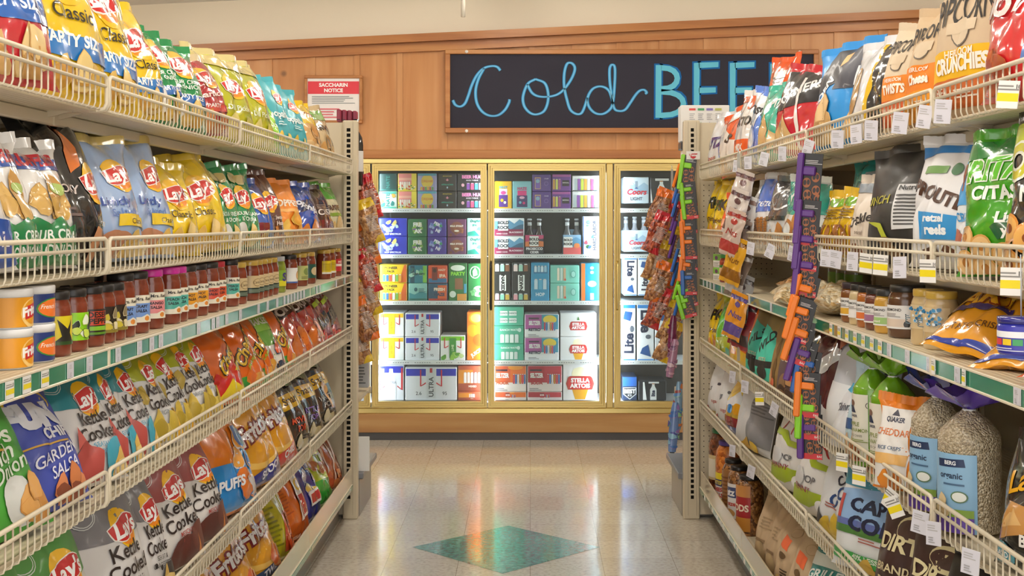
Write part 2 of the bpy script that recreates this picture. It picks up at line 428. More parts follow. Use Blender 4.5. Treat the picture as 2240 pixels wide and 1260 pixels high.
strokes = [[(135, 585), (150, 612), (178, 622), (205, 605), (225, 560), (245, 500), (275, 440), (318, 398), (365, 386), (395, 392), (412, 412)],
 [(318, 398), (285, 460), (268, 530), (275, 600), (305, 650), (350, 675), (400, 672), (440, 640), (462, 600), (466, 580)],
 [(617, 462), (572, 490), (545, 560), (550, 615), (580, 655), (620, 668), (665, 650), (688, 600), (690, 540), (670, 485), (617, 462)],
 [(568, 492), (600, 545), (650, 565), (720, 560), (770, 535), (815, 480), (842, 425), (845, 390), (825, 368), (800, 375), (785, 430), (785, 510), (800, 580), (820, 640), (855, 665), (885, 660), (905, 620), (920, 570)],
 [(1068, 600), (1045, 530), (1000, 505), (950, 520), (920, 575), (930, 625), (965, 660), (1010, 665), (1050, 640), (1068, 600), (1078, 500), (1080, 400), (1065, 378), (1050, 400), (1050, 470), (1060, 550), (1075, 630), (1105, 648), (1140, 640), (1170, 600), (1200, 555), (1225, 530), (1250, 525), (1265, 540), (1256, 548)]]
for name, st_ in (('chalk_script', strokes),):
    mb = MB()
    for s_ in st_: ribbon(mb, s_, .017, -.006, CH1); ribbon(mb, s_, .008, -.0068, M('#7fc4ea', 'i'))
    mb.build(name, sign)
def block(polys):
    mb = MB(); D = M('#2569ab', 'i')
    for q in polys:
        c = np.mean(q, axis=0)
        big = [(p[0]+(9 if p[0] > c[0] else -9), p[1]+(9 if p[1] > c[1] else -9)) for p in q]
        for pts, y, m in ((big, -.005, D), (q, -.0064, CH2)):
            vs = [(sp(*p)[0], y, sp(*p)[1]) for p in pts]; n = len(vs)//2
            mb.add(vs, [(i, i+1, len(vs)-2-i, len(vs)-1-i) for i in range(n-1)], m)
    return mb
def bowl(x0, yt, yb, xr, w):
    t = np.linspace(-math.pi/2, math.pi/2, 9); cy = (yt+yb)/2; o = [(x0+(xr-x0)*math.cos(a)**.8 if math.cos(a) > 1e-6 else x0, cy+(yb-yt)/2*math.sin(a)) for a in t]
    i_ = [(x0+(xr-x0-w)*max(math.cos(a), 0)**.8, cy+((yb-yt)/2-w)*math.sin(a)) for a in t]
    return o + i_[::-1]
block([[(1318, 380), (1352, 380), (1350, 688), (1316, 688)], bowl(1350, 380, 535, 1460, 32), bowl(1350, 520, 690, 1496, 32)]).build('chalk_letter', sign)
for x in (1540, 1750): block([[(x, 368), (x+34, 366), (x+32, 692), (x, 692)], [(x+30, 366), (x+144, 362), (x+143, 392), (x+30, 398)], [(x+30, 512), (x+128, 510), (x+128, 540), (x+30, 545)], [(x+30, 662), (x+146, 660), (x+146, 690), (x+30, 692)]]).build('chalk_letter', sign)
block([[(1986, 372), (2018, 370), (2018, 692), (1986, 692)], bowl(2016, 370, 530, 2080, 30), [(2026, 525), (2052, 520), (2090, 690), (2060, 692)]]).build('chalk_letter', sign)
reg(sign, 'long oak framed chalkboard sign with blue chalk lettering', 'above the cooler doors', 'sign')
# framed notice
x0, x1, z0, z1 = px_quad(666, 165, 793, 270, WALL-.03); W = x1-x0; H = z1-z0
e = empty('framed_notice', ((x0+x1)/2, WALL-.03, z0)); mb = MB(); t = .02
for a in ((-W/2, W/2, H-t, H), (-W/2, W/2, 0, t), (-W/2, -W/2+t, t, H-t), (W/2-t, W/2, t, H-t)): mb.box(a[0], a[1], -.01, .018, a[2], a[3], WTRIM, .003)
mb.build('frame', e)
A = W/H
lay = B(0, 1, '#f3f0ee') + B(.63, .93, '#e2525c') + T('SACCHARIN', 0, .84, .12, '#ffffff', .04) + T('NOTICE', 0, .71, .12, '#ffffff', .04) + LINES(-.5, .55, .4, .6, 5, '#9aa0a2') + LINES(-.5, .2, .06, .32, 4, '#e07a84')
mb = MB(); G = np.array([[(-W/2+t+(W-2*t)*i, -.001, t+(H-2*t)*j) for j in (0, 1)] for i in (0, 1)], float); mb.grid(G, M('#f3f0ee', 'i'))
lay_art(mb, cut_art('notice', lay, A, 1, 1, 0, 1), A, G, np.tile(np.array([0, -1., 0]), (2, 2, 1)), 'i')
mb.build('paper', e)
reg(e, 'small oak framed notice with red heading', 'on the panelling beside the chalkboard', 'notice')
# ------------------------------------------------------------------ gondola shelving
JOINTS = [1.39, 2.605, 3.79, 4.985, YE]
WIRE = M('#ddd2ba', 'p'); SLOT = M('#1d1b18', 'i'); GREENCH = M('#1f7d5c', 'g')
SH = {  # top of fence or deck, bottom of fence or lip
 'L': [(1.743, 1.673), (1.413, 1.34), (1.189, 1.153), (.941, .866), (.584, .514), (.258, .176)],
 'R': [(1.717, 1.645), (1.405, 1.33), (1.172, 1.137), (.885, .808), (.584, .514), (.242, .165)]}
PLACE = {'L': ['on the top left shelf', 'on the second left shelf', 'on the left jar shelf', 'on the fourth left shelf', 'on the fifth left shelf', 'on the bottom left shelf'],
         'R': ['on the top right shelf', 'on the second right shelf', 'on the right jar shelf', 'on the fourth right shelf', 'on the fifth right shelf', 'on the bottom right shelf']}
def floor_z(side, lv):
    t, b = SH[side][lv]
    return t if lv == 2 else (b+.012 if lv < 5 else b+.006)
def deck_mat(m, nt, b):
    b.inputs['Base Color'].default_value = lin('#cfc2a6'); b.inputs['Roughness'].default_value = .45
    v = objcoord(nt, (1, 1, 1), False); w = nd(nt, 'ShaderNodeTexWave', wave_type='BANDS', bands_direction='X'); w.inputs['Scale'].default_value = 22
    bu = nd(nt, 'ShaderNodeBump'); bu.inputs['Strength'].default_value = .35; bu.inputs['Distance'].default_value = .003
    nt.links.new(v, w.inputs['Vector']); nt.links.new(w.outputs[0], bu.inputs['Height']); nt.links.new(bu.outputs[0], b.inputs['Normal'])
DECK = special('ribbed_deck', deck_mat)
def fence(mb, d, L, h):
    """wire fence of length L along local y, height h, front at local x=0, d = direction into the shelf"""
    r1 = .0046
    pts = [(0, .006, h-.012), (0, .012, h-.003), (0, .02, h), (0, L-.02, h), (0, L-.012, h-.003), (0, L-.006, h-.012)]
    end = [(0, L-.006, .014), (d*.005, L-.006, .004), (d*.02, L-.006, 0), (d*.07, L-.006, 0)]
    beg = [(d*.07, .006, 0), (d*.02, .006, 0), (d*.005, .006, .004), (0, .006, .014)]
    mb.tube(beg + pts + end, r1, WIRE, 7)
    mb.tube([(d*.001, .006, h*.7), (d*.001, L-.006, h*.7)], .0038, WIRE, 7)
    mb.tube([(d*.014, .006, .002), (d*.014, L-.006, .002)], .0022, WIRE, 5)
    n = int(L/.0305)
    for i in range(1, n):
        y = L*i/n
        mb.tube([(d*.004, y, h), (d*.004, y, .012), (d*.007, y, .003), (d*.016, y, 0)], .0019, WIRE, 4)
def shelf(side, lv, k):
    d = -1 if side == 'L' else 1; X = XL if side == 'L' else XR
    y0, y1 = JOINTS[k], JOINTS[k+1]; L = y1-y0; t, b = SH[side][lv]
    e = empty('gondola_shelf', (X, y0, b))
    dp = .5
    MB().box(0 if lv == 2 else d*.02, d*dp, .002, L-.002, (t-b)-.004 if lv == 2 else -.003, (t-b) if lv == 2 else .008, DECK, .002).build('deck', e)
    if lv == 2:
        mb = MB(); mb.box(d*-.002, d*.006, .002, L-.002, 0, t-b+.001, WIRE, .002); mb.box(d*-.006, d*.002, .002, L-.002, -.002, .003, WIRE, .001); mb.box(d*-.005, d*.002, .002, L-.002, t-b-.003, t-b+.002, WIRE, .001); mb.build('front_lip', e)
        MB().box(d*-.0035, d*-.002, .012, L-.012, .003, t-b-.003, GREENCH).build('ticket_channel', e)
        MB().box(-.007, .004, -.006, .006, -.003, t-b+.003, WIRE, .002).build('end_cap', e)
    elif lv < 5:
        mb = MB(); fence(mb, d, L, t-b); mb.build('wire_fence', e)
        mb = MB().box(d*.11, d*.125, .002, L-.002, -.03, -.003, BEIGED, .003); mb.build('cross_rail', e)
    else:
        MB().box(d*.002, d*.008, .003, L-.003, 0, t-b, M('#d3c4a8', 'g'), .001).build('front_lip', e)
        MB().box(d*-.004, d*.012, .002, L-.002, -.024, .002, WIRE, .002).build('channel_rail', e)
        mb = MB(); mb.box(d*-.0055, d*-.004, .01, L-.01, -.021, -.001, GREENCH)
        if side == 'R':
            y = .03; rr = random.Random(k)
            while y < L-.09: mb.box(d*-.0065, d*-.0055, y, y+.04, -.021, -.001, M('#efece4', 'p')); y += rr.choice((.07, .1, .15))
        mb.build('ticket_channel', e)
    for y in (.03, L-.03):
        MB().prism([(d*.06, -.003), (d*dp, -.003), (d*dp, -.07 if lv < 5 else -.02), (d*(dp-.12), -.055 if lv < 5 else -.02), (d*.1, -.014)], y-.003, y+.003, BEIGED).build('bracket', e)
    what = ['beige wire-fenced shelf', 'beige wire-fenced shelf', 'beige flat shelf with green ticket channel', 'beige wire-fenced shelf', 'beige wire-fenced shelf', 'beige base shelf with solid lip'][lv]
    pos = ['topmost row', 'second row', 'third row', 'fourth row', 'fifth row', 'lowest row'][lv]
    reg(e, what, f"{pos} of the {'left' if side == 'L' else 'right'} shelving", 'shelf', f"{'left' if side == 'L' else 'right'} gondola shelves, {pos}", k, 'nearest')
for s_ in 'LR':
    d = -1 if s_ == 'L' else 1; X = XL if s_ == 'L' else XR
    for lv in range(6):
        for k in range(4): shelf(s_, lv, k)
    e = empty('shelving_gondola', (X+d*.52, JOINTS[0], 0)); L = YE-JOINTS[0]
    MB().box(0, d*.02, 0, L, .02, 1.93, BEIGED).build('back_panel', e)
    for y in JOINTS:
        mb = MB().box(-d*.012, 0, y-JOINTS[0]-.018, y-JOINTS[0]+.018, 0, 1.94, BEIGE, .002)
        for i in range(70): mb.box(-d*.0125, -d*.011, y-JOINTS[0]-.003, y-JOINTS[0]+.003, .08+i*.026, .096+i*.026, SLOT)
        mb.build('upright', e)
    MB().box(-d*.455, -d*.43, 0, L, 0, .14, M('#6e675c', 'p')).build('kick_plate', e)
    MB().box(-d*.43, -d*.02, L-.02, L, .0, .14, M('#6e675c', 'p')).build('kick_plate', e)
    reg(e, 'beige gondola frame with slotted uprights and dark kick plate', f"behind the {'left' if s_ == 'L' else 'right'} shelves", 'shelving frame')
# end displays that close the two gondolas towards the cooler
for s_, xa, xb, xc in (('L', -.91, -.838, (-.89, -.872)), ('R', .744, .822, (.778, .793))):
    d = -1 if s_ == 'L' else 1; y = 6.205
    e = empty('endcap_display', ((xa+xb)/2, y, 0)); cx = (xa+xb)/2
    mb = MB().box(xa-cx, xb-cx, 0, .05, .0, 1.935, BEIGE, .005)
    mb.box(xc[0]-cx-.014, xc[0]-cx-.011, -.002, .004, .02, 1.93, BEIGED); mb.box(xc[1]-cx+.011, xc[1]-cx+.014, -.002, .004, .02, 1.93, BEIGED)
    for i in range(70):
        z = .1+i*.0258
        mb.box(xc[0]-cx, xc[1]-cx, -.0008, .002, z, z+.0165, SLOT)
    mb.build('upright', e)
    xo = (-1.42 if s_ == 'L' else 1.40)-cx; xi = (xa if s_ == 'L' else xb)-cx
    mb = MB().box(xo, xi, .02, .032, .02, 1.925, BEIGE)
    if s_ == 'R':
        for i in range(14):
            for j in range(60): mb.box(xi+.02+i*.0254, xi+.024+i*.0254, .0185, .0202, .12+j*.0254, .124+j*.0254, SLOT)
    mb.build('back_panel', e)
    mb = MB(); bx = (xb if s_ == 'L' else xa)-cx
    mb.box(bx-.002*d, xo, .06, .52, 0, .185, M('#8c8880', 'p'), .004); mb.build('base', e)
    mb = MB(); mb.box(bx-.022*d, xo, .05, .6, .185, .215, M('#7d8088', 'p'), .004); mb.build('base_deck', e)
    for z in (.58, 1.3, 1.62):
        g = MB().box(bx-.004*d if s_ == 'L' else bx+.01, xo, .07, .46, z-.02, z, BEIGED, .003).build('end_shelf', e)
        MB().box(bx-.008*d if s_ == 'L' else bx+.008, xo, .455, .475, z-.03, z+.004, BEIGE, .002).build('ticket_channel', g)
    reg(e, 'beige slotted end display' + (' with pegboard back' if s_ == 'R' else ' with plain back panel'), f"closing the far end of the {'left' if s_ == 'L' else 'right'} shelving", 'display shelving')
# small packs that stand on the end displays
def plain_box(name, x0, x1, y0, y1, z0, z1, col, lay, desc, place, cat, group=None, key=0, fin='p', face='f'):
    W, D, H = x1-x0, y1-y0, z1-z0
    mb = MB().box(-W/2, W/2, -D/2, D/2, 0, H, M(col, fin), .0035)
    if lay:
        A = W/H; G = np.array([[(-W/2+.002+(W-.004)*i, -D/2, .002+(H-.004)*j) for j in (0, 1)] for i in (0, 1)], float)
        lay_art(mb, cut_art(desc + str(round(A, 2)), lay, A, 1, 1, 0, 1), A, G, np.tile(np.array([0, -1., 0]), (2, 2, 1)), fin, smooth=False)
    o = mb.build(name, None, ((x0+x1)/2, (y0+y1)/2, z0))
    return reg(o, desc, place, cat, group, key, 'from the left')
for i in range(4):
    x = -.955+i*.022
    plain_box('snack_carton', x, x+.02, 6.3-.03*(3-i)+.1, 6.36-.03*(3-i)+.1, 1.936+.0001, 1.998, '#8c1f3f', B(.1, .2, '#3a1020'), 'small maroon carton', 'on top of the left end display', 'carton', 'maroon cartons on the end display', i)
MB_ = MB().lathe([(.0, 0), (.034, .001), (.036, .01), (.036, .2), (.03, .24), (.014, .27), (.013, .33), (.0, .331)], M('#1c1a1c', 'g'), 20)
o = MB_.build('dark_bottle', None, (-.862, 6.33, 1.62)); MB().lathe([(.0365, .07), (.0368, .072), (.0368, .17), (.0365, .172)], M('#dcdad6', 'p'), 20).build('bottle_label', o)
reg(o, 'dark bottle with white label', 'on the left end display behind the post', 'bottle')
plain_box('foil_pack', -.9, -.822, 6.5, 6.56, .6, .79, '#aeb3ba', B(.72, .9, '#2c3138') + LINES(-.15, .15, .1, .6, 6, '#5c6168'), 'silver pack with black heading', 'on the lower left end display', 'snack pack')
plain_box('snack_pack', -.9, -.805, 6.45, 6.5, 1.32, 1.43, '#d9dde2', El(0, .4, .2, .3, '#4a5f86'), 'white and blue pack', 'on the upper left end display', 'snack pack')
o = MB().box(-.028, .028, -.002, .002, 0, .17, M('#efefee', 'p'), .001).build('shelf_sign', None, (-.8195, 6.3, .216))
reg(o, 'narrow white shelf sign', 'standing on the base of the left end display', 'sign')
HELL = B(0, 1, '#f3f2f0')
for i, c in enumerate(('#e0483c', '#3aa35c', '#7b6cc0', '#b8bb52')):
    x = -.36+i*.24; HELL = HELL + P(c, (x-.09, .1), (x+.09, .1), (x+.09, .35), (x+.05, .5), (x+.03, .38), (x, .55), (x-.03, .38), (x-.06, .5)) + B(.86, .92, c, 0, x-.09, x+.09) + LINES(x-.08, x+.08, .6, .8, 4, '#b9b9bd')
plain_box('drink_carton', .745, .985, 6.33, 6.45, 1.84, 2.02, '#f3f2f0', HELL, 'white carton with four coloured flame strips', 'upper one on the right end display', 'drink carton')
plain_box('drink_carton', .757, .9, 6.32, 6.45, 1.64, 1.8, '#f3f2f0', B(0, 1, '#f3f2f0') + P('#e0583c', (-.25, .05), (.05, .05), (.05, .4), (-.05, .6), (-.12, .4), (-.2, .55)) + B(.85, .92, '#d0483c', 0, -.25, .05) + LINES(-.22, .03, .62, .8, 4, '#b9b9bd'), 'white carton with red flame strip', 'under the four-coloured carton', 'drink carton')
plain_box('carton_lid', .745, .985, 6.33, 6.45, 1.801, 1.838, '#43434a', T('HELL', .9, .5, .7, '#e9e9e9', .02), 'dark grey shallow carton tray', 'between the two white flame cartons', 'carton')
# ------------------------------------------------------------------ beer cooler
GOLD = metal('brass_anodised', '#d8bf7c', .36); GOLD2 = metal('brass_bright', '#e6d08a', .3); DARK = M('#26211d', 'm')
YB = WALL+.09
cool = empty('beer_cooler', (wx(1200, WALL), WALL, 0)); CX = cool.location.x
def qx(px): return wx(px, WALL)-CX
def qz(py): return wz(py, WALL)
XC0, XC1 = 545, 1862
mb = MB()
mb.box(qx(XC0), qx(XC1), -.018, .03, qz(358), qz(347), GOLD2, .004); mb.box(qx(XC0), qx(XC1), -.018, .03, qz(904), qz(892), GOLD2, .004)
for a, b_ in ((XC0, 557), (1326, 1341), (1850, XC1)): mb.box(qx(a), qx(b_), -.016, .03, qz(892), qz(358), GOLD, .004)
mb.build('frame', cool)
mb = MB(); mb.box(qx(XC0), qx(XC1), .03, .5, qz(347)-.02, qz(347), DARK); mb.box(qx(XC0), qx(XC1), .48, .5, .16, qz(347), DARK)
mb.box(qx(XC0), qx(XC0)+.02, .03, .5, .16, qz(347), DARK); mb.box(qx(XC1)-.02, qx(XC1), .03, .5, .16, qz(347), DARK); mb.box(qx(XC0), qx(XC1), .03, .5, .14, wz(877, YB)-.001, M('#d9dade', 'm'))
mb.build('cabinet', cool)
GLASS = film('door_glass', '#f6fbfa', .015, .02)
SHELFY = [457, 557, 658.5, 788.5, 876]
LEDM = emit('cool_white_led', '#f2f7ff', 36.0)
doors = [(559, 811, 'r'), (815, 1065, 'l'), (1068, 1324, 'l'), (1343, 1594, 'l'), (1598, 1849, 'l')]
for k, (a, b_, hs) in enumerate(doors):
    x0, x1 = qx(a), qx(b_); z0, z1 = qz(890), qz(352+7); st = .041
    dr = empty('door', ((x0+x1)/2, -.02, z0)); dr.parent = cool; W = x1-x0; H = z1-z0
    mb = MB()
    def rail(poly): mb.prism(poly, -.014, .014, GOLD)
    rail([(-W/2, 0), (W/2, 0), (W/2-st, st), (-W/2+st, st)]); rail([(-W/2, H), (W/2, H), (W/2-st, H-st*1.1), (-W/2+st, H-st*1.1)])
    rail([(-W/2, 0), (-W/2+st, st), (-W/2+st, H-st*1.1), (-W/2, H)]); rail([(W/2, 0), (W/2-st, st), (W/2-st, H-st*1.1), (W/2, H)])
    for i_ in (.33, .66):
        q = st*i_; r_ = .0025
        mb.tube([(-W/2+q, -.0145, q), (W/2-q, -.0145, q), (W/2-q, -.0145, H-q), (-W/2+q, -.0145, H-q)], r_, GOLD2, 4, True)
    mb.build('door_frame', dr)
    mb = MB(); g = .006
    mb.box(-W/2+st-g, W/2-st+g, -.016+.012, -.001, st-g, H-st*1.1+g, DARK)
    mb = MB().box(-W/2+st-.002, W/2-st+.002, -.003, .003, st-.002, H-st*1.1+.002, GLASS); mb.build('glass', dr)
    hx = W/2-st*.45 if hs == 'r' else -W/2+st*.45
    mb = MB(); hz = qz(676)-z0; hz1 = qz(572)-z0
    mb.tube([(hx, -.012, hz), (hx, -.045, hz+.015), (hx, -.05, hz+.05), (hx, -.05, hz1-.05), (hx, -.045, hz1-.015), (hx, -.012, hz1)], .008, DARK if k == 2 else GOLD2, 8)
    if k in (0, 1, 2, 3, 4): mb.build('handle', dr)
for a, b_ in ((560, 1066), (1068, 1325), (1342, 1850)):
    for i, py in enumerate(SHELFY[:-1]):
        z = wz(py, YB)
        mb = MB().box(qx(a)+.03, qx(b_)-.01, .065, .46, z-.012, z, M('#e9ecef', 'p'), .002)
        mb.box(qx(a)+.03, qx(b_)-.01, .058, .066, z-.024, z+.003, M('#f1f4f6', 'p'), .001)
        n = int((qx(b_)-qx(a))/.016)
        for j in range(n):
            if j % 9 < 7: mb.box(qx(a)+.035+j*.016, qx(a)+.044+j*.016, .0572, .0581, z-.013, z-.009, M('#7f868c', 'p'))
        mb.build('cooler_shelf', cool)
for x in (823, 1062, 1317, 1352, 1596):
    mb = MB().box(qx(x)-.011, qx(x)+.011, .014, .03, qz(884), qz(372), M('#dfe3e6', 'p')); hs_ = mb.build('light_strip', cool)
    MB().box(qx(x)-.0105+.0, qx(x)+.0105, .03, .042, qz(880), qz(376), LEDM).build('led', hs_)
reg(cool, 'brass framed glass door beer cooler with lit shelves', 'built into the back wall', 'cooler')

# beer cases: key -> (base colour, description, artwork)
BC = {}
def bc(key, base, desc, lay): BC[key] = (base, desc, lay)
CANS = lambda x0, x1, y0, y1, n, cols: sum([B(y0, y1, cols[i % len(cols)], 0, x0+(x1-x0)*i/n, x0+(x1-x0)*(i+.78)/n) + B(y1, y1+.03, '#c9ccd0', 0, x0+(x1-x0)*(i+.1)/n, x0+(x1-x0)*(i+.68)/n) for i in range(n)], [])
DOTS = lambda n, cols, s, seed=1, x=.5, y0=.1, y1=.9: CH(-x, y0, x, y1, n, cols, s, seed)
bc('tealw', '#dff0ea', 'white case with teal leafy print', B(.0, .1, '#58b7a0') + B(.85, 1, '#58b7a0') + DOTS(5, ['#2c9a8c', '#e0a648', '#1f7a74'], .16, 4) + T('NATE', 0, .5, .3, '#1f7a74', .03, 0, 1.57))
bc('tealb', '#123b3a', 'dark teal case', T('NATE', 0, .5, .3, '#2c6f68', .03, 0, 1.57) + B(.0, .08, '#1e5c58'))
bc('pinky', '#f0d94a', 'pink and yellow striped drink case', B(.35, 1, '#e88b86', 0, -.55, .25) + B(.6, .75, '#f3b09c', 0, -.55, .25) + CANS(-.45, .2, .12, .5, 5, ['#f4efe6', '#f3dcd0']) + DOTS(14, ['#e05a48', '#4d8a3c', '#f3efe0'], .06, 5, .5, .05, .3))
bc('lav', '#a6a3cf', 'lavender and yellow patterned case', El(0, .55, .36, .4, '#e7c84e') + T('DREAM', 0, .55, .2, '#d68a3c', .03) + CANS(-.4, .4, .02, .22, 6, ['#d8a32c', '#c05a3c', '#6aa04a']) + B(.88, 1, '#5aa6bf'))
bc('apex', '#2a211f', 'black brown case with pink and green lettering', T('APPALACHIA', 0, .35, .12, '#3fb6a0', .02) + T('MOUNTAIN', 0, .85, .1, '#c9b23c', .02) + P('#d98aa0', (-.2, .7), (0, .55), (.2, .7), (.08, .62), (0, .72), (-.08, .62)) + El(.0, .18, .05, .06, '#a9c3d6'))
bc('hug', '#2b2526', 'black case with pink lettering and can row', T('BEER HUG', .02, .8, .26, '#f08bc0', .05) + T('MIXED TWELVE', .02, .6, .1, '#e8dfe0', .02) + CANS(-.3, .65, .06, .42, 4, ['#8a4fa8', '#e0567c', '#4a9bd0', '#d9d9de']) + El(-.52, .32, .09, .1, '#f2b7c8'))
bc('yelcan', '#f2bf1d', 'tall yellow case with a purple can', B(.05, .5, '#5a2f92', 0, -.17, .17) + B(.5, .72, '#e9e4f2', 0, -.15, .15) + T('HAZY', 0, .78, .12, '#3aa6d0', .04) + El(0, .58, .1, .07, '#d94f9c') + El(-.05, .3, .06, .06, '#f2bf1d') + El(.06, .22, .05, .05, '#ffffff'))
bc('skycan', '#86c7d6', 'tall light blue case with a purple can', B(.05, .48, '#33286a', 0, -.2, .2) + B(.48, .66, '#d6307f', 0, -.17, .17) + T('HAZE', 0, .73, .14, '#c22d75', .05) + El(0, .4, .1, .05, '#ecb5d6') + El(-.07, .22, .05, .05, '#6db8d8') + El(.07, .2, .05, .05, '#d6307f'))
bc('purp', '#55308c', 'purple case with a yellow outlined can', B(.12, .82, '#e8c24a', 0, -.42, -.06) + B(.15, .78, '#7a56b4', 0, -.39, -.09) + El(-.24, .6, .12, .12, '#8fb8cf') + El(.28, .45, .13, .13, '#8d6cc4') + El(.28, .45, .1, .1, '#55308c') + T('CALM', .28, .75, .1, '#d7c7ee', .02))
bc('purpd', '#6d3a92', 'purple case with a black printed panel', B(.3, .66, '#2a2328', 0, .05, .48) + T('IMPERIAL', .27, .5, .1, '#d9d2dc', .02) + CANS(-.52, 0, .1, .7, 3, ['#d9a04a', '#d7d96a', '#b0588c']) + B(.86, 1, '#a84f9c'))
bc('canpk', '#e8ecf0', 'shrink wrapped pack of colourful cans', CANS(-.75, .75, .05, .8, 7, ['#b9c9cf', '#8a4fa8', '#c9d84a', '#e0a23c', '#e8e2d2', '#d04f7c', '#9fd0e0']) + B(.0, .06, '#22252a'))
bc('spec', '#2a37b4', 'blue case printed with pale cans', DOTS(9, ['#bcd5c9', '#8f9fe6', '#d9c66a'], .13, 9, .55, .25, .9) + T('HOP SPECTRUM', 0, .1, .13, '#e9ecfb', .04))
bc('freak', '#2f7044', 'green case with scattered white letters', DOTS(8, ['#7fae4a', '#b9bf57', '#8a5fa0'], .13, 3, .35, .25, .75) + T('FRE', 0, .68, .32, '#f0eee2', .05) + T('AK', .05, .3, .32, '#f0eee2', .05))
bc('perni', '#4a3592', 'purple case with white stacked letters', DOTS(8, ['#6c7fc9', '#9fa6dd', '#3f9a6a'], .11, 6, .38, .1, .85) + T('PER', .0, .72, .24, '#f2eef8', .05, 0, -.5) + T('NI', .05, .32, .26, '#f2eef8', .05, 0, -.4))
bc('stout', '#6f3a5e', 'plum brown case with a cookie picture', El(0, .5, .38, .36, '#8a4f3a') + T('MILK STOUT', 0, .6, .14, '#f3e9dc', .05) + DOTS(7, ['#a8673f', '#7d4326'], .1, 2, .38, .08, .4) + El(0, .32, .14, .06, '#e9ddcb'))
bc('dogt', '#bfe9de', 'pale teal case with dark teal lettering', P('#2f9c88', (-.5, 0), (.2, 0), (-.1, .3), (-.5, .2)) + P('#5dc2ae', (0, .35), (.5, .2), (.5, .6), (.1, .5)) + T('Dogfish', -.05, .85, .2, '#1d6f62', .04, .2) + T('IPA', -.1, .6, .18, '#1d8a74', .03))
bc('rock', '#f0f3f6', 'white and maroon cider case with mountains', B(0, .38, '#8c1f4a') + P('#5d97bd', (-1, .38), (1, .38), (1, .75), (.6, .95), (.3, .7), (0, .9), (-.3, .78), (-1, .9)) + P('#33607f', (.1, .38), (1, .38), (1, .7), (.55, .62)) + B(.3, .95, '#f6f6f4', 0, -.62, -.05) + T('BOLD', -.33, .75, .24, '#1d2a3a', .05) + T('ROCK', -.33, .47, .24, '#1d2a3a', .05) + T('BLACKBERRY', .4, .2, .13, '#f4dfe8', .03) + T('HARD CIDER', -.4, .12, .11, '#f4dfe8', .03))
bc('labor', '#e6eef8', 'tall white case with sideways lettering', B(0, 1, '#3f6fc0', 0, -.25, -.2) + T('HARD LABOR', .1, .5, .13, '#26324a', .04, 0, 1.57) + El(-.08, .85, .06, .05, '#6aa0d8') + El(-.08, .2, .06, .05, '#3f8a5a') + DOTS(6, ['#7ec0a0', '#d0566a', '#4a6fb0'], .045, 8, .15, .1, .9))
bc('pion', '#f2c81c', 'yellow variety case with can row', T('PIONEER', -.15, .82, .19, '#3b3a28', .04) + T('PACK', -.15, .62, .17, '#3b3a28', .04) + P('#e06a2a', (.3, 0), (.8, 0), (.8, 1), (.62, 1)) + CANS(-.6, .5, .05, .42, 6, ['#3f9ac0', '#2f5fa0', '#d0503c', '#cfd3d6', '#7ab04a', '#e0a23c']))
bc('moun', '#2b7f93', 'teal and green striped case', B(0, 1, '#7fc04a', 0, .3, .6) + B(0, 1, '#14485f', 0, -.45, -.2) + DOTS(5, ['#9fd0c0', '#1f5f73', '#54a86a'], .16, 12) + T('HOP CITY', .05, .5, .16, '#0e2f3d', .04))
bc('moun2', '#8fc9c0', 'pale teal landscape case', P('#3f8f98', (-.6, 0), (.6, 0), (.6, .4), (.2, .55), (-.2, .35), (-.6, .5)) + B(0, .12, '#2a6a60') + El(-.12, .65, .1, .12, '#2e6570') + LINES(.05, .5, .5, .75, 3, '#2e6570'))
bc('ipa', '#d9532a', 'red orange case with a pine tree panel', B(0, .25, '#2f6f9c') + B(.15, .92, '#7c2f22', 0, -.35, -.02) + El(-.18, .72, .1, .12, '#3a1d1a') + T('IPA', .28, .4, .26, '#f1d8c0', .05) + T('HAZY', .25, .75, .16, '#f1d8c0', .04))
bc('ipa2', '#2c5570', 'blue and orange lettered case', B(0, .9, '#e0622c', 0, 0, .6) + T('FRESH', .1, .65, .24, '#f3ddc6', .05) + T('HAZE', .1, .35, .24, '#2c3f58', .05) + B(0, .12, '#b83f24'))
bc('party', '#2f6b35', 'tall dark green case with bright lettering', El(0, .88, .2, .08, '#e8ecdf') + T('PARTY', 0, .72, .13, '#8fd83a', .05) + B(.3, .6, '#8a5a3c', 0, -.08, .14) + B(0, .18, '#c98a3a', 0, -.02, .25) + El(-.14, .17, .09, .09, '#d5e0d6') + B(.2, .45, '#3f8fb0', 0, .17, .3))
bc('fish', '#2c7a3e', 'tall green case with white fish emblem', El(-.05, .77, .15, .17, '#e5efe2') + El(-.05, .77, .125, .145, '#2c7a3e') + P('#e5efe2', (-.1, .65), (.02, .7), (.0, .82), (-.05, .9), (-.12, .8)) + T('DOGFISH', .17, .65, .1, '#e5efe2', .03, 0, 1.57) + El(.05, .25, .17, .15, '#d9e6da') + DOTS(7, ['#2c7a3e', '#6fae6f'], .05, 4, .16, .15, .35))
NY = lambda f: CANS(-.2, .22, .02, .16, 3, ['#e0a0a8', '#8fd0b8', '#d7b24a']) + CANS(-.2, .22, .78, .95, 3, ['#f0d9d4', '#a7dac6', '#8a5a3a']) + B(.26, .68, '#eef0ec', 0, -.08, .1) + T('NAKED', .01, .47, .13, '#161616', .05, 0, f)
bc('nys', '#191a1a', 'tall black case with downward white name', NY(-1.57)); bc('nys2', '#191a1a', 'tall black case with upward white name', NY(1.57))
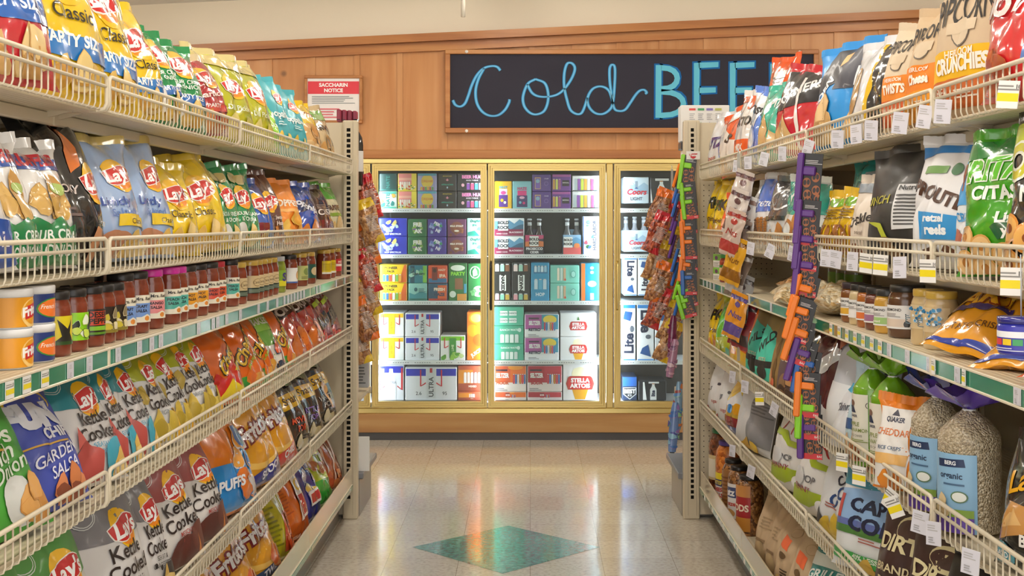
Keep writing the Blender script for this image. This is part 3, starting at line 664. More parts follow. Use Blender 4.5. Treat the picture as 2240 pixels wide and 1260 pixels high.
bc('corz', '#2596c4', 'tall bright blue case', B(.72, .92, '#1a6f9c', 0, -.18, .2) + CANS(-.16, .2, .76, .9, 4, ['#d8ecf4', '#9fd0e6']) + CANS(-.16, .2, .3, .55, 3, ['#cfe4ee', '#5bb7dc']) + T('HOP', 0, .16, .12, '#e3f2f8', .04))
bc('mint', '#7ecdbb', 'mint green case with pale can pictures', CANS(-.45, .1, .12, .85, 3, ['#e9dcc4', '#cfe4dc', '#d8b08c']) + El(.5, .5, .16, .22, '#5aa698') + El(.5, .5, .12, .17, '#a5dccf') + El(.02, .18, .06, .07, '#d0563c'))
bc('teor', '#127f9c', 'tall teal case with orange edge and white emblem', B(0, 1, '#e0702a', 0, -.3, -.14) + El(.05, .45, .12, .08, '#f0f0ec') + El(.05, .88, .05, .04, '#e6eef0') + El(.05, .76, .05, .04, '#e6eef0') + B(.02, .2, '#e6eef0', 0, 0, .1))
def ULT(c, can, tx=''):
    return B(.8, .97, c, 0, -2, 2) + P('#d0303c', (-.36, .92), (-.32, .92), (-.32, .48), (-.18, .56), (-.18, .6), (-.36, .5)) + P('#d0303c', (.36, .92), (.32, .92), (.32, .48), (.18, .56), (.18, .6), (.36, .5)) + B(.08, .9, can, 0, -.14, .14)
bc('ulty', '#eef0f1', 'white case with yellow band and can', ULT('#efc21d', '#e8c32a') + T('ULTRA', 0, .45, .12, '#b98a12', .03, 0, 1.57))
bc('ult', '#e9ecf1', 'white case with blue band and silver can', B(.74, .96, '#2b35b0') + B(.03, 1, '#e3e6ea', 0, -.16, .16) + B(.06, .97, '#d6dade', 0, -.13, .13) + P('#d0303c', (-.34, .93), (-.3, .93), (-.3, .42), (-.16, .5), (-.16, .55), (-.34, .42)) + P('#d0303c', (.34, .93), (.3, .93), (.3, .42), (.16, .5), (.16, .55), (.34, .42)) + B(.84, .98, '#b8242c', 0, -.04, .04) + T('ULTRA', .01, .4, .2, '#30333a', .02, 0, 1.57) + T('2.6', -.38, .2, .15, '#50545c', .01) + T('95', .42, .2, .15, '#50545c', .01))
bc('ultl', '#eef1ee', 'white case with lime green band and can', ULT('#7ac22c', '#3f8f3a') + CH(-.4, .05, .4, .25, 5, ['#8cc24a', '#5a9a34', '#c9e09a'], .12, 5) + T('LIME', 0, .5, .13, '#cfe6b8', .03, 0, 1.57))
bc('orng', '#ef7a1d', 'tall orange drink case with citrus slices', El(0, .88, .16, .12, '#f6a01f') + El(0, .88, .12, .09, '#fbd06a') + El(-.08, .62, .12, .13, '#f59a24') + El(.06, .42, .13, .13, '#d9601a') + T('JUICE', .0, .15, .1, '#fff3e0', .04, 0, .6))
bc('seal', '#4fae90', 'teal drink case with white label panels', CANS(-.5, .6, .05, .5, 4, ['#e3ece8', '#d2ddda']) + T('RANCH WATER', .05, .78, .16, '#e6f5ef', .03) + El(.6, .78, .1, .12, '#cfeadf'))
bc('seal2', '#57b598', 'teal drink case with four white plates', sum([B(y, y+.26, '#eef3f0', 0, x, x+.42) for x in (-.5, 0) for y in (.14, .54)], []) + sum([T('RANCH', x+.21, y+.13, .14, '#6c8f86', .03) for x in (-.5, 0) for y in (.14, .54)], []))
def SEL(c1, c2, t2, tc, bg='#f1f1f2'):
    return B(.35, 1, c1, 0, -2, 0) + B(.35, 1, c2, 0, 0, 2) + T('SELTZER', -.32, .62, .24, '#f7f7f7', .05, 0, 0, .55) + T(t2, -.32, .33, .17, tc, .05) + B(.8, .87, '#3a2a3a', 0, -.58, -.12) + CANS(.1, .62, .3, .66, 6, ['#d04a5c', '#4a7fc0', '#e6e6ea', '#c98a3a']) + LINES(-.6, -.1, .04, .16, 2, '#7b7b82')
bc('tie', '#f1f1f2', 'white seltzer case with tie-dye corner', SEL('#b0569c', '#3fa3bf', 'RETRO', '#22314a') + El(.36, .78, .3, .2, '#f0d24a') + CANS(.1, .62, .3, .66, 6, ['#d04a5c', '#4a7fc0', '#e6e6ea', '#c98a3a']))
bc('selo', '#efe9e4', 'orange seltzer case with can picture', SEL('#d9603a', '#e8742a', 'HOUR', '#c0542c') + El(.2, .95, .3, .1, '#f5a03a'))
bc('selr', '#efe6e6', 'red seltzer case with can picture', SEL('#b32a3c', '#c2394a', 'SODA', '#b3202e'))
ST = lambda y, s: P('#b53a34', (-.42*s, y-.02), (-.36*s, y+.16*s), (-.3*s, y+.2*s), (.3*s, y+.2*s), (.36*s, y+.16*s), (.42*s, y-.02), (.36*s, y-.2*s), (-.36*s, y-.2*s)) + P('#cc2a2c', (-.36*s, y), (-.3*s, y+.17*s), (.3*s, y+.17*s), (.36*s, y), (.31*s, y-.18*s), (-.31*s, y-.18*s)) + T('STELLA', 0, y+.07*s, .17*s, '#ffffff', .05) + T('ARTOIS', 0, y-.09*s, .17*s, '#ffffff', .05)
bc('stl', '#f1f2f4', 'white case with red oval beer emblem', ST(.45, .95) + P('#4f8a4a', (-.06, .7), (.06, .7), (.03, .8), (0, .86), (-.04, .78)))
bc('stlg', '#f1f2f4', 'white case with beer chalice picture', P('#f3ecc8', (-.24, .75), (-.18, .88), (0, .93), (.18, .88), (.24, .75), (.22, .5), (-.22, .5)) + P('#dba01f', (-.24, .34), (.24, .34), (.14, .02), (-.14, .02)) + ST(.48, .95))
bc('viz', '#b5563a', 'brown orange case with white fruit lettering', B(0, .3, '#9c4a34') + B(.3, .85, '#d98a2c', 0, -2, .05) + CANS(-.32, .38, .32, .72, 5, ['#e9e2dc', '#d8cfc8']) + T('MIXED', .03, .18, .11, '#e9d8c8', .03))
bc('ucan', '#e9edf4', 'white case with blue band and large bottle can', B(.78, .97, '#2b35b0') + P('#d0303c', (-.34, .92), (-.29, .92), (-.29, .3), (-.18, .38), (-.18, .42), (-.34, .28)) + P('#d0303c', (.34, .92), (.29, .92), (.29, .3), (.18, .38), (.18, .42), (.34, .28)) + P('#dfe4ea', (-.15, 0), (.15, 0), (.15, .6), (.06, .8), (.05, .9), (-.05, .9), (-.06, .8), (-.15, .6)) + T('ULTRA', 0, .5, .1, '#8b95a4', .02) + B(.8, .9, '#f3f4f6', 0, -.45, -.2))
bc('coor', '#cfe0ee', 'pale blue mountain beer case with red script', P('#9fbcd6', (-.6, .35), (.6, .35), (.6, .6), (.3, .8), (.05, .62), (-.2, .85), (-.45, .6), (-.6, .7)) + P('#e9f0f6', (-.3, .72), (-.2, .85), (-.1, .7)) + B(.55, .85, '#8a9fb4', 0, -.05, .05) + P('#2c5f9c', (-.08, .55), (.08, .55), (.0, .62)) + T('Coors', 0, .42, .3, '#cf2436', .03, .25) + T('LIGHT', 0, .16, .17, '#3a4a60', .02))
bc('litek', '#22242c', 'dark navy case with white bottle picture', P('#f1f2f4', (-.5, 0), (-.3, 0), (-.42, .95), (-.5, .95)) + P('#eef0f2', (-.12, 0), (.22, 0), (.22, .55), (.12, .75), (.12, .85), (-.02, .85), (-.02, .75), (-.12, .55)) + B(.84, .9, '#b9773a', 0, -.01, .11) + T('lite', .05, .35, .26, '#1f2a4a', .05, 0, 1.57) + B(.88, .97, '#e9ebee', 0, -.2, .35))
bc('lite', '#e9ebee', 'tall blue-topped white case, downward lettering', B(.93, 1, '#2b7fc4') + B(0, .02, '#2b7fc4') + T('Lite', 0, .7, .27, '#20263c', .04, 0, -1.57) + P('#23508c', (-.1, .12), (.1, .06), (.05, .28), (-.06, .22)) + El(.05, .42, .05, .04, '#59606c'))
bc('lite2', '#e9ebee', 'tall blue-topped white case, upward lettering', B(.93, 1, '#2b7fc4') + B(0, .02, '#2b7fc4') + T('Lite', .0, .3, .24, '#20263c', .04, 0, 1.57) + P('#23508c', (-.12, .74), (.02, .7), (.06, .86), (-.08, .88)) + El(.05, .56, .04, .06, '#59606c'))
bc('best', '#20304f', 'navy case with a shield emblem', B(.6, 1, '#2b5fae') + P('#c9cdd2', (-.3, .55), (.3, .55), (.3, .25), (0, .02), (-.3, .25)) + P('#23262c', (-.26, .52), (.26, .52), (.26, .27), (0, .06), (-.26, .27)) + T('BEST', 0, .37, .24, '#eceef0', .05) + T('ICE', 0, .2, .12, '#d0d3d6', .03))
def stock(row, x0, x1, keys, hpx, door, dx=0.0):
    zb = wz(SHELFY[row], YB)+.0008; W = (x1-x0-1)*YB/FPX; X = wx((x0+x1)/2, YB)
    if isinstance(keys, str): keys = [keys]
    for i, k in enumerate(keys):
        h = (hpx[i] if isinstance(hpx, (list, tuple)) else hpx)*YB/FPX
        base, desc, lay = BC[k]; A = W/(h-.002); dep = .26
        mb = MB().box(-W/2, W/2, 0, dep, 0, h-.0012, M(base, 'p'), .004)
        G = np.array([[(-W/2+.0025+(W-.005)*a, 0, .0025+(h-.006)*b_) for b_ in (0, 1)] for a in (0, 1)], float)
        lay_art(mb, cut_art('bc' + k, lay, .72 if A < .8 else A if A < 1.6 else 1.5, 1, 1, 0, 1) if 0 else cut_art('bc' + k + str(round(A, 2)), lay, A, 1, 1, 0, 1), A, G, np.tile(np.array([0, -1., 0]), (2, 2, 1)), 'p', smooth=False)
        o = mb.build('beer_case', None, (X+dx*i, YB, zb)); zb += h
        lev = ('upper', 'second', 'middle', 'fourth', 'lowest')[row]
        pos = '' if len(keys) == 1 else [', stack bottom', ', stack top'][i] if len(keys) == 2 else [', stack bottom', ', stack middle', ', stack top'][i]
        reg(o, desc, f'on {lev} shelf, {door} cooler door' + pos, 'beer case', 'beer cases in the cooler', x0, 'from the left')
D1, D2, D3 = 'left', 'middle', 'right'
for a in [(0, 829, 869, ['tealw', 'tealb'], 39), (0, 870, 912, ['pinky', 'pinky'], 39), (0, 913, 956, ['lav', 'lav'], 39), (0, 958, 999, ['apex', 'apex'], 39), (0, 1000, 1064, ['hug', 'hug'], 39),
          (1, 828, 891, ['spec', 'spec'], 40), (1, 892, 934, ['freak', 'freak'], 39), (1, 935, 977, ['perni', 'perni'], 39), (1, 978, 1020, ['stout', 'stout'], 39), (1, 1021, 1063, ['dogt', 'dogt'], 40),
          (2, 830, 891, ['pion', 'pion'], 40), (2, 893, 935, ['moun2', 'moun'], 39), (2, 936, 979, ['ipa2', 'ipa'], 39), (2, 981, 1022, 'party', 83), (2, 1023, 1063, 'fish', 82),
          (3, 829, 884, ['ulty', 'ulty'], [52, 53]), (3, 886, 962, ['ult', 'ult'], 52), (3, 963, 1018, 'ultl', 55), (3, 1021, 1062, 'orng', 106),
          (4, 827, 884, 'ucan', 78), (4, 886, 1000, 'ult', 73), (4, 1001, 1063, ['viz', 'viz'], [20, 56])]: stock(*a[:5], D1)
for a in [(0, 1082, 1120, 'yelcan', 61), (0, 1121, 1163, 'skycan', 61), (0, 1164, 1206, ['purp', 'purp'], 38), (0, 1207, 1249, ['purpd', 'purpd'], 38), (0, 1251, 1312, ['canpk', 'canpk'], [38, 35]),
          (1, 1080, 1147, ['rock', 'rock'], 40), (1, 1274, 1312, 'labor', 84), (2, 1080, 1118, 'nys', 84), (2, 1119, 1160, 'nys2', 84), (2, 1161, 1202, 'corz', 84), (2, 1203, 1268, ['mint', 'mint'], 39), (2, 1270, 1312, 'teor', 83),
          (3, 1081, 1146, ['seal', 'seal', 'seal2'], [36, 40, 41]), (3, 1147, 1223, ['tie', 'tie'], [50, 51]), (3, 1225, 1305, ['stlg', 'stl'], [52, 52]), (4, 1081, 1152, ['selo', 'selo'], [19, 57]), (4, 1153, 1230, ['selr', 'selr'], [19, 57]), (4, 1231, 1307, 'stlg', 80)]: stock(*a[:5], D2)
SHELFY_KEEP = SHELFY[:]; SHELFY[:] = [445, 551, 647, 789, 876]
for i, (a, b_) in enumerate(((560, 1066),)): pass
for a in [(0, 1364, 1420, 'coor', 58), (0, 1422, 1466, 'litek', 57), (1, 1364, 1421, 'coor', 47), (2, 1364, 1394, 'lite', 86), (2, 1395, 1427, 'lite2', 86), (3, 1362, 1391, 'lite2', 124), (3, 1393, 1431, 'lite', 124), (3, 1432, 1466, 'lite2', 124), (4, 1361, 1394, 'best', 52), (4, 1396, 1458, 'litek', 43)]: stock(*a, D3)
SHELFY[:] = SHELFY_KEEP
# bottles and their carriers
def bottle(X, Y, z, glass, place, key, cap='#c9ccd2', h=.235):
    r = .03; prof = [(.001, 0), (r*.95, .001), (r, .008), (r, h*.5), (r*.9, h*.57), (r*.5, h*.7), (r*.42, h*.92), (r*.46, h*.93), (r*.46, h*.96), (.001, h*.962)]
    o = MB().lathe(prof, M(glass, 'g'), 18).build('beer_bottle', None, (X, Y, z))
    MB().lathe([(r*.5, h*.955), (r*.55, h*.96), (r*.5, h*1.0), (.001, h*1.002)], M(cap, 'g'), 16).build('cap', o)
    MB().lathe([(r*.46, h*.8), (r*.48, h*.8), (r*.46, h*.9), (r*.44, h*.9)], M('#dfe3e8', 'p'), 16).build('neck_label', o)
    reg(o, 'long necked bottle with silver cap', place, 'bottle', 'bottles in the cooler', key, 'from the left')
def carrier(px0, px1, col, lay, desc, key):
    z = wz(557, YB)+.0008; W = (px1-px0)*YB/FPX; X = wx((px0+px1)/2, YB); H = 43*YB/FPX; A = W/H; c = M(col, 'p'); t = .004
    mb = MB(); mb.box(-W/2, W/2, 0, t, 0, H, c); mb.box(-W/2, W/2, .136, .14, 0, H*.9, c); mb.box(-W/2, -W/2+t, 0, .14, 0, H, c); mb.box(W/2-t, W/2, 0, .14, 0, H, c); mb.box(-W/2, W/2, 0, .14, 0, t, c)
    G = np.array([[(-W/2+.002+(W-.004)*a, 0, .002+(H-.004)*b_) for b_ in (0, 1)] for a in (0, 1)], float)
    lay_art(mb, cut_art(desc, lay, A, 1, 1, 0, 1), A, G, np.tile(np.array([0, -1., 0]), (2, 2, 1)), 'p', smooth=False)
    o = mb.build('bottle_carrier', None, (X, YB, z))
    MB().prism([(-W*.42, H*.6), (W*.42, H*.6), (W*.4, H), (W*.1, H*1.28), (-W*.1, H*1.28), (-W*.4, H)], .068, .072, c).build('handle', o)
    reg(o, desc, 'behind the middle cooler door', 'bottle carrier')
    for k in (-1, 1):
        bottle(X+k*W*.25, YB+.037, z+.0045, '#2a1a1e' if key else '#5d6168', 'in the black carrier' if key else 'in the light blue carrier', X+k)
carrier(1148, 1190, '#3a2a4a', B(0, .48, '#1c1a26') + P('#e07a3c', (-.6, .4), (.6, .4), (.6, .65), (-.6, .8)) + P('#c23a6a', (-.6, .62), (.6, .85), (.6, 1), (-.6, 1)) + B(.42, .95, '#f4f3f0', 0, -.25, .22) + T('BOLD', -.02, .78, .19, '#1d1d28', .05) + T('ROCK', -.02, .57, .19, '#1d1d28', .05) + T('PROSECCO', 0, .28, .17, '#e9e7ea', .05) + T('CIDER', 0, .1, .16, '#e9e7ea', .05), 'black and orange bottle carrier', 1)
carrier(1231, 1272, '#8fb9dc', B(0, .38, '#d9605f') + P('#5d97bd', (-.6, .38), (.6, .38), (.6, .7), (.2, .9), (-.2, .65), (-.6, .8)) + B(.35, .9, '#f4f3f0', 0, -.45, .02) + T('BOLD', -.21, .74, .17, '#1d1d28', .05) + T('ROCK', -.21, .53, .17, '#1d1d28', .05) + El(.25, .45, .16, .13, '#e8874a'), 'light blue and coral bottle carrier', 0)
for i, px in enumerate((1369, 1388, 1408, 1427)):
    bottle(wx(px, YB+.31), YB+.305, wz(551, YB)+.001, '#a9adb6', 'behind the lower mountain case', i, h=.235)
# ------------------------------------------------------------------ snack bags: key -> (base colour, finish, description, artwork, object name, category)
ST_ = {}
def st(key, base, desc, lay, fin='f', name='chip_bag', cat='chip bag', top=None): ST_[key] = (base, fin, desc, lay, name, cat, top or base)
CHIP = ['#dbb45a', '#eccf85', '#c9963c']
st('pred', '#bf1f2e', 'red glossy chip bag with blue party band', T('Original', -.02, .56, .11, '#f1dede', .02) + B(.32, .46, '#1d5fb4', .04) + T('PARTY SIZE', 0, .37, .085, '#ffffff', .03) + CH(-.28, .06, .28, .2, 8, ['#d8b070', '#e6c98e', '#c99a58'], .07) + P('#efe9e9', (-.3, .86), (-.2, .86), (.05, .97), (-.05, .97)))
st('pyel', '#eec60f', 'bright yellow chip bag with blue party band', LAY(0, .66, 0.38) + T('Classic', .02, .42, .11, '#2a220c', .01) + B(.23, .35, '#1c76c4', .05) + T('PARTY SIZE', 0, .275, .085, '#ffffff', .035) + CH(-.2, .08, .2, .15, 5, CHIP, .075))
st('pgrn', '#1f8a4c', 'green chip bag with blue party band', LAY(.02, .72, 0.34) + P('#117a3c', (-.4, .6), (.1, 1), (-.1, 1), (-.4, .8)) + T('SOUR CREAM', 0, .5, .065, '#e9f3ea', .02) + T('& ONION', 0, .44, .065, '#e9f3ea', .02) + B(.3, .39, '#1c66b4', .04) + T('PARTY SIZE', 0, .33, .065, '#ffffff', .03) + CH(-.2, .08, .2, .24, 7, CHIP, .075) + El(-.2, .2, .09, .12, '#e6e4dd'))
st('pbbq', '#a8262f', 'red barbecue chip bag with curved lettering', LAY(.05, .72, 0.31) + T('Barbecue', .02, .48, .1, '#f1d8d0', .03, .2, .15) + B(.3, .38, '#c9443c', .04) + T('PARTY', 0, .33, .065, '#f1e6e2', .03) + CH(-.2, .08, .2, .24, 4, ['#d28a4a', '#b8642f'], .11), top='#d8c59a')
st('dill', '#b3b31a', 'olive lime chip bag with tan crimped top', LAY(.03, .6, 0.30) + B(.84, 1, '#d3c07a') + T('Dill Pickle', 0, .34, .08, '#e9efc8', .02) + CH(-.2, .08, .2, .24, 4, ['#d9cd7a', '#c8bd58'], .11), top='#d9c98a')
st('limeb', '#86c82c', 'bright lime green snack bag', El(0, .5, .2, .2, '#a8df58') + T('LIMON', 0, .5, .12, '#f3f9e6', .03))
st('teal', '#3ea3ae', 'teal snack bag with white lettering', LAY(.12, .74, 0.23) + T('poppables', 0, .5, .125, '#e8f2f0', .03) + CH(-.18, .12, .18, .28, 4, ['#d6b23a', '#e0c768'], .07) + LINES(-.12, .1, .36, .42, 2, '#cfe6e6'), fin='m')
st('ygold', '#e9c21c', 'yellow bag with a clear chip window', T('PLANTAIN', 0, .78, .1, '#c4401f', .03) + El(0, .35, .26, .26, '#d9a766') + CH(-.2, .15, .2, .5, 7, ['#d8a868', '#c48a48', '#e3bf88'], .1))
st('tansk', '#cdb488', 'tan snack bag with dark lettering and green top', B(.78, 1, '#5fae2a') + T('SKINNY', 0, .62, .13, '#3a2418', .04) + CH(-.2, .1, .2, .4, 6, ['#c99a5a', '#e2c48c'], .1) + P('#e9c21c', (-.4, .6), (-.2, .75), (-.4, .9)))
st('ruff', '#e9e7e4', 'white and blue ridged chip bag', P('#2350a8', (-.4, .72), (.4, .8), (.4, .92), (-.4, .86)) + T('RUFFLES', 0, .83, .14, '#c8263a', .06, .2, .1) + CH(-.22, .38, .22, .64, 7, ['#d3ab62', '#c59848', '#b98a3c'], .1) + P('#2450a6', (-.4, 0), (.4, 0), (.4, .25), (.2, .29), (.1, .25), (-.1, .3), (-.2, .25), (-.4, .3)) + T('ORIGINAL', 0, .17, .12, '#eef0f4', .02))
st('rufg', '#e2e0dd', 'white ridged chip bag with green zigzag bottom', P('#2450a6', (-.4, .74), (.4, .8), (.4, .9), (-.4, .86)) + T('RUFFLES', 0, .85, .14, '#c8263a', .06, .2, .1) + CH(-.22, .42, .22, .64, 6, ['#d3ab62', '#b98a48', '#c9a055'], .1) + El(.08, .6, .09, .05, '#a9c06a') + P('#147a43', (-.4, 0), (.4, 0), (.4, .32), (.3, .36), (.18, .31), (.05, .37), (-.08, .32), (-.22, .37), (-.4, .31)) + T('SOUR CREAM', 0, .23, .11, '#eef4ee', .02) + T('& ONION', 0, .12, .11, '#eef4ee', .02))
st('blk', '#19181a', 'large black glossy chip bag with orange chip picture', P('#d8722a', (-.02, .6), (.08, .66), (.14, .8), (.1, .95), (-.04, .98), (.04, .88), (-.02, .76)) + LAY(.2, .55, 0.29, .1) + T('SMOKY', -.14, .48, .08, '#b9a8a0', .02) + LINES(-.3, 0, .3, .38, 2, '#6a5a58') + T('Bacon', .22, .28, .07, '#e9e4e0', .01) + P('#b98058', (.02, 0), (.1, 0), (.16, .22), (.1, .24)))
st('lblu', '#9db6dc', 'pale blue chip bag with yellow corner strip', LAY(.12, .68, 0.29) + T('Lightly', -.02, .45, .1, '#2b4c9c', .02) + T('Salted', .04, .36, .085, '#4f74b8', .01) + P('#e4c21a', (-.02, .26), (.4, .22), (.4, .32), (0, .35)) + T('Classic', .16, .285, .06, '#4a3d10', .01) + El(-.05, .12, .15, .11, '#b27a5a') + CH(.05, .06, .25, .15, 2, CHIP, .1), top='#cdb568')
st('yel', '#eac716', 'yellow chip bag with red ribbon emblem', LAY(.0, .63, 0.34) + T('Classic', -.02, .4, .105, '#2f260c', .01) + CH(-.22, .08, .22, .26, 7, CHIP, .075), top='#d8bb3a')
st('grn', '#1c8a4e', 'green chip bag with chip pictures at top', LAY(.02, .62, 0.31) + CH(-.1, .85, .2, .93, 2, ['#dccf9a', '#cdb978'], .09) + T('SOUR CREAM', 0, .4, .065, '#e7f2e8', .02) + T('& ONION', 0, .33, .065, '#e7f2e8', .02) + CH(-.2, .08, .2, .2, 5, CHIP, .075) + El(-.15, .18, .08, .11, '#e2e2dc'))
st('blu', '#2457b0', 'blue chip bag with red ribbon emblem', LAY(.02, .62, 0.34) + B(.1, .32, '#7c2430', 0, -.15, .05) + CH(-.1, .06, .2, .15, 3, CHIP, .1))
st('brn', '#5e352c', 'brown chip bag with red ribbon emblem', LAY(-.05, .58, 0.30) + T('Sweet', .1, .36, .08, '#eadfd4', .02) + T('Heat', .1, .28, .08, '#eadfd4', .02) + CH(-.1, .06, .25, .2, 3, ['#c98a4a', '#a8622f'], .1))
st('ora', '#ee8f2c', 'orange snack bag with small white lettering', T('POPPED', .0, .62, .15, '#f9efe0', .03) + B(.48, .53, '#f5b766') + CH(-.25, .08, .25, .42, 8, ['#f1c65c', '#e9a83c'], .09), fin='m')
st('blp', '#2553bb', 'blue snack bag with slanted white lettering', P('#1a2f66', (-.4, .42), (.4, .62), (.4, .8), (-.4, .6)) + T('popchips', 0, .6, .16, '#eef2fa', .04, .3, -.35) + CH(-.25, .06, .25, .26, 5, ['#e08a3a', '#d9733a'], .1))
st('dbr', '#3f2320', 'dark brown glossy snack bag', B(0, .36, '#6b1f26') + T('CRISP', .08, .5, .15, '#e9e2da', .03) + LINES(-.1, .25, .58, .66, 3, '#a89a92') + CH(-.2, .06, .2, .12, 3, ['#d08a4a'], .08))
st('sand', '#d2cdaa', 'beige snack bag with bright green top', B(.72, 1, '#54b72a') + T('SANTE', 0, .55, .13, '#5a2f1c', .04) + B(.4, .46, '#7fa83c') + CH(-.2, .08, .2, .3, 5, ['#c9a868', '#dfc894'], .1), top='#54b72a')
st('redc', '#c03a34', 'red snack bag with large cracker picture', P('#a8683a', (-.4, .45), (-.1, .85), (.3, .75), (.36, .5), (.05, .4)) + CH(-.25, .5, .25, .75, 5, ['#a8602f', '#8a4a26', '#c98a52'], .15) + B(.2, .26, '#e9d9d0') + T('BARBECUE', 0, .14, .1, '#f1e2da', .03), fin='m')
st('sung', '#4aa23a', 'green multigrain chip bag with script lettering', T('SUN', -.05, .76, .2, '#eef3e6', .08) + T('CHIPS', .06, .63, .12, '#eef3e6', .04) + LINES(-.2, .16, .54, .58, 1, '#d9a83a') + T('French', -.05, .47, .16, '#e9f3e4', .01, .5, .3) + T('Onion', .06, .4, .14, '#e9f3e4', .01, .5, .3) + El(.08, .2, .13, .16, '#cfd2cf') + CH(.08, .08, .3, .28, 5, ['#d9a35c', '#c48a44'], .085), fin='m')
st('sunb', '#4150ae', 'purple blue multigrain chip bag', El(.04, .78, .24, .12, '#e3bf3a') + El(.04, .76, .22, .105, '#4150ae') + T('SUN', -.02, .66, .25, '#dfe0ea', .1) + T('CHIPS', .12, .51, .11, '#dfe0ea', .04) + LINES(-.2, .2, .43, .46, 1, '#d0a23a') + T('GARDEN', .02, .35, .11, '#e6e6f4', .01, .4, .2) + T('SALSA', .05, .25, .11, '#e6e6f4', .01, .4, .2) + CH(-.1, .06, .25, .2, 6, ['#d98a5a', '#c97a48', '#8a4a32'], .075), fin='m')
def KET(c, tc, sub, sub2, blobs):
    L = TOP(.6, c, .07) + LAY(.08, .6, .28) + T('Kettle', .04, .45, .14, '#2c1f1c', .015, .05, .05) + T('Cooked', .05, .33, .14, '#2c1f1c', .015, .05, .05)
    for r in (.09, .075): L += El(-.2, .76, r, r, '#cfd3cf') + El(-.2, .76, r-.006, r-.006, c)
    return L + T(sub, .06, .245, .048, tc, .01) + T(sub2, .06, .195, .048, tc, .01) + blobs
st('ksv', '#dddad9', 'white kettle chip bag with teal top', KET('#23818c', '#3f93b4', 'SEA SALT &', 'VINEGAR', El(.22, .12, .2, .17, '#3d9bb2') + P('#b04a44', (-.25, .0), (-.05, .0), (0, .2), (-.15, .3), (-.25, .2)) + CH(.18, .06, .3, .14, 2, CHIP, .1) + P('#c8564c', (-.15, .3), (-.22, .24), (-.18, .4))), fin='m')
st('klm', '#dcdad9', 'white kettle chip bag with lime yellow top', KET('#a9ae1c', '#6f7a80', 'ORIGINAL', '', P('#efb41f', (.1, 0), (.4, 0), (.4, .3), (.2, .26)) + CH(-.2, .08, .2, .24, 4, ['#c0a53c', '#d6bf5c', '#a8902c'], .1) + CH(-.22, .4, -.2, .42, 1, ['#b59a34'], .08)), fin='m')
st('kgn', '#dddbd8', 'white kettle chip bag with leaf green top', KET('#4a8f38', '#3f7f4a', 'JALAPENO', '', CH(-.1, .04, .2, .2, 3, ['#c9b45c', '#4f8f3a'], .14)), fin='m')
st('kgy', '#d5d2d1', 'white kettle chip bag with grey top', KET('#77757a', '#3a3634', 'SEA SALT &', 'CRACKED PEPPER', El(.2, .08, .2, .12, '#48413f') + CH(.05, .05, .2, .1, 2, CHIP, .1) + El(-.1, .2, .02, .02, '#2a2423') + El(-.03, .18, .02, .02, '#2a2423')), fin='m')
st('kmq', '#d9d5d2', 'white kettle chip bag with dusty red top', KET('#964a48', '#a8423c', 'MESQUITE', 'BARBECUE', El(.0, .08, .2, .15, '#5c2c26') + El(.22, .18, .14, .12, '#6b352c') + P('#d88a3c', (.18, 0), (.25, 0), (.2, .2))), fin='m')
def CHEE(base, extra): return T('Cheetos', .12, .5, .19, '#241a16', .1, .1, .75) + T('Cheetos', .12, .5, .19, '#f2c51d', .03, .1, .75) + extra
st('chf', '#e0681c', 'orange crunchy puff bag with red and yellow flames', CHEE('', P('#c8221f', (-.4, .0), (.4, .0), (.4, .45), (.2, .3), (.1, .42), (-.1, .22), (-.2, .3)) + P('#e9d020', (-.3, 0), (.4, 0), (.4, .25), (.15, .14), (0, .22), (-.15, .1))) + P('#e9d020', (.1, .3), (.3, .5), (.4, .42), (.4, .3)))
st('chg', '#e2681b', 'orange crunchy puff bag with green bottom', CHEE('', B(0, .2, '#2d9a3a', .05) + CH(-.1, .1, .3, .2, 3, ['#e06a22', '#e8a03c'], .08) + T('JALAPENO', .1, .3, .06, '#8fc43a', .02, 0, .5)))
st('lgw', '#6fb83a', 'lime green and white snack bag', B(.0, .35, '#e6e2da') + B(.55, .8, '#9fd65c') + CH(-.25, .06, .25, .35, 6, ['#d9532a', '#2f3f5a', '#e0a03c', '#d8d2c8'], .08) + T('BAKED', 0, .67, .12, '#f2f5ea', .03))
st('dor', '#b3261f', 'red triangle chip bag with black lettering', P('#241516', (-.4, .5), (.4, .72), (.4, .95), (-.4, .8)) + T('DORITOS', .02, .71, .16, '#e9e2dc', .04, .1, .3) + P('#d8491f', (-.3, .3), (0, .5), (.1, .25)) + CH(-.2, .08, .25, .3, 5, ['#d8722a', '#c25a22'], .12))
st('dor2', '#7e1a26', 'dark red and black triangle chip bag', P('#1c1416', (-.4, .1), (.4, .4), (.4, .6), (-.4, .3)) + T('DINAMITA', 0, .75, .14, '#d9cfe0', .04, .1, .3) + P('#b9d43a', (-.1, .55), (.2, .65), (.15, .72), (-.1, .62)) + CH(-.2, .05, .25, .15, 3, ['#c83a2a'], .1))
st('obl', '#e07a1c', 'orange and blue puff bag', P('#2a86cf', (-.4, 0), (.4, 0), (.4, .5), (.2, .55), (.05, .42), (-.4, .45)) + CH(.0, .15, .3, .7, 8, ['#e9a34a', '#d9dbe2', '#e0762c', '#3f6fae'], .1) + T('PUFFS', -.1, .25, .12, '#e9eef4', .04, .2))
def FRI(c2, txt): return T('Fritos', 0, .6, .24, '#7a1a24', .12, .2, .25) + T('Fritos', 0, .6, .24, '#efeef2', .035, .2, .25) + El(.0, .32, .3, .14, '#f0c260') + El(.0, .36, .26, .12, '#dc9a26') + P(c2, (-.4, 0), (.4, 0), (.4, .32), (.1, .2), (-.4, .12)) + T(txt, .1, .15, .1, '#eef0f6', .04, .2, .25)
st('frs', '#e2a025', 'golden corn chip bag with dark blue bottom', FRI('#2a2f8a', 'SCOOPS'))
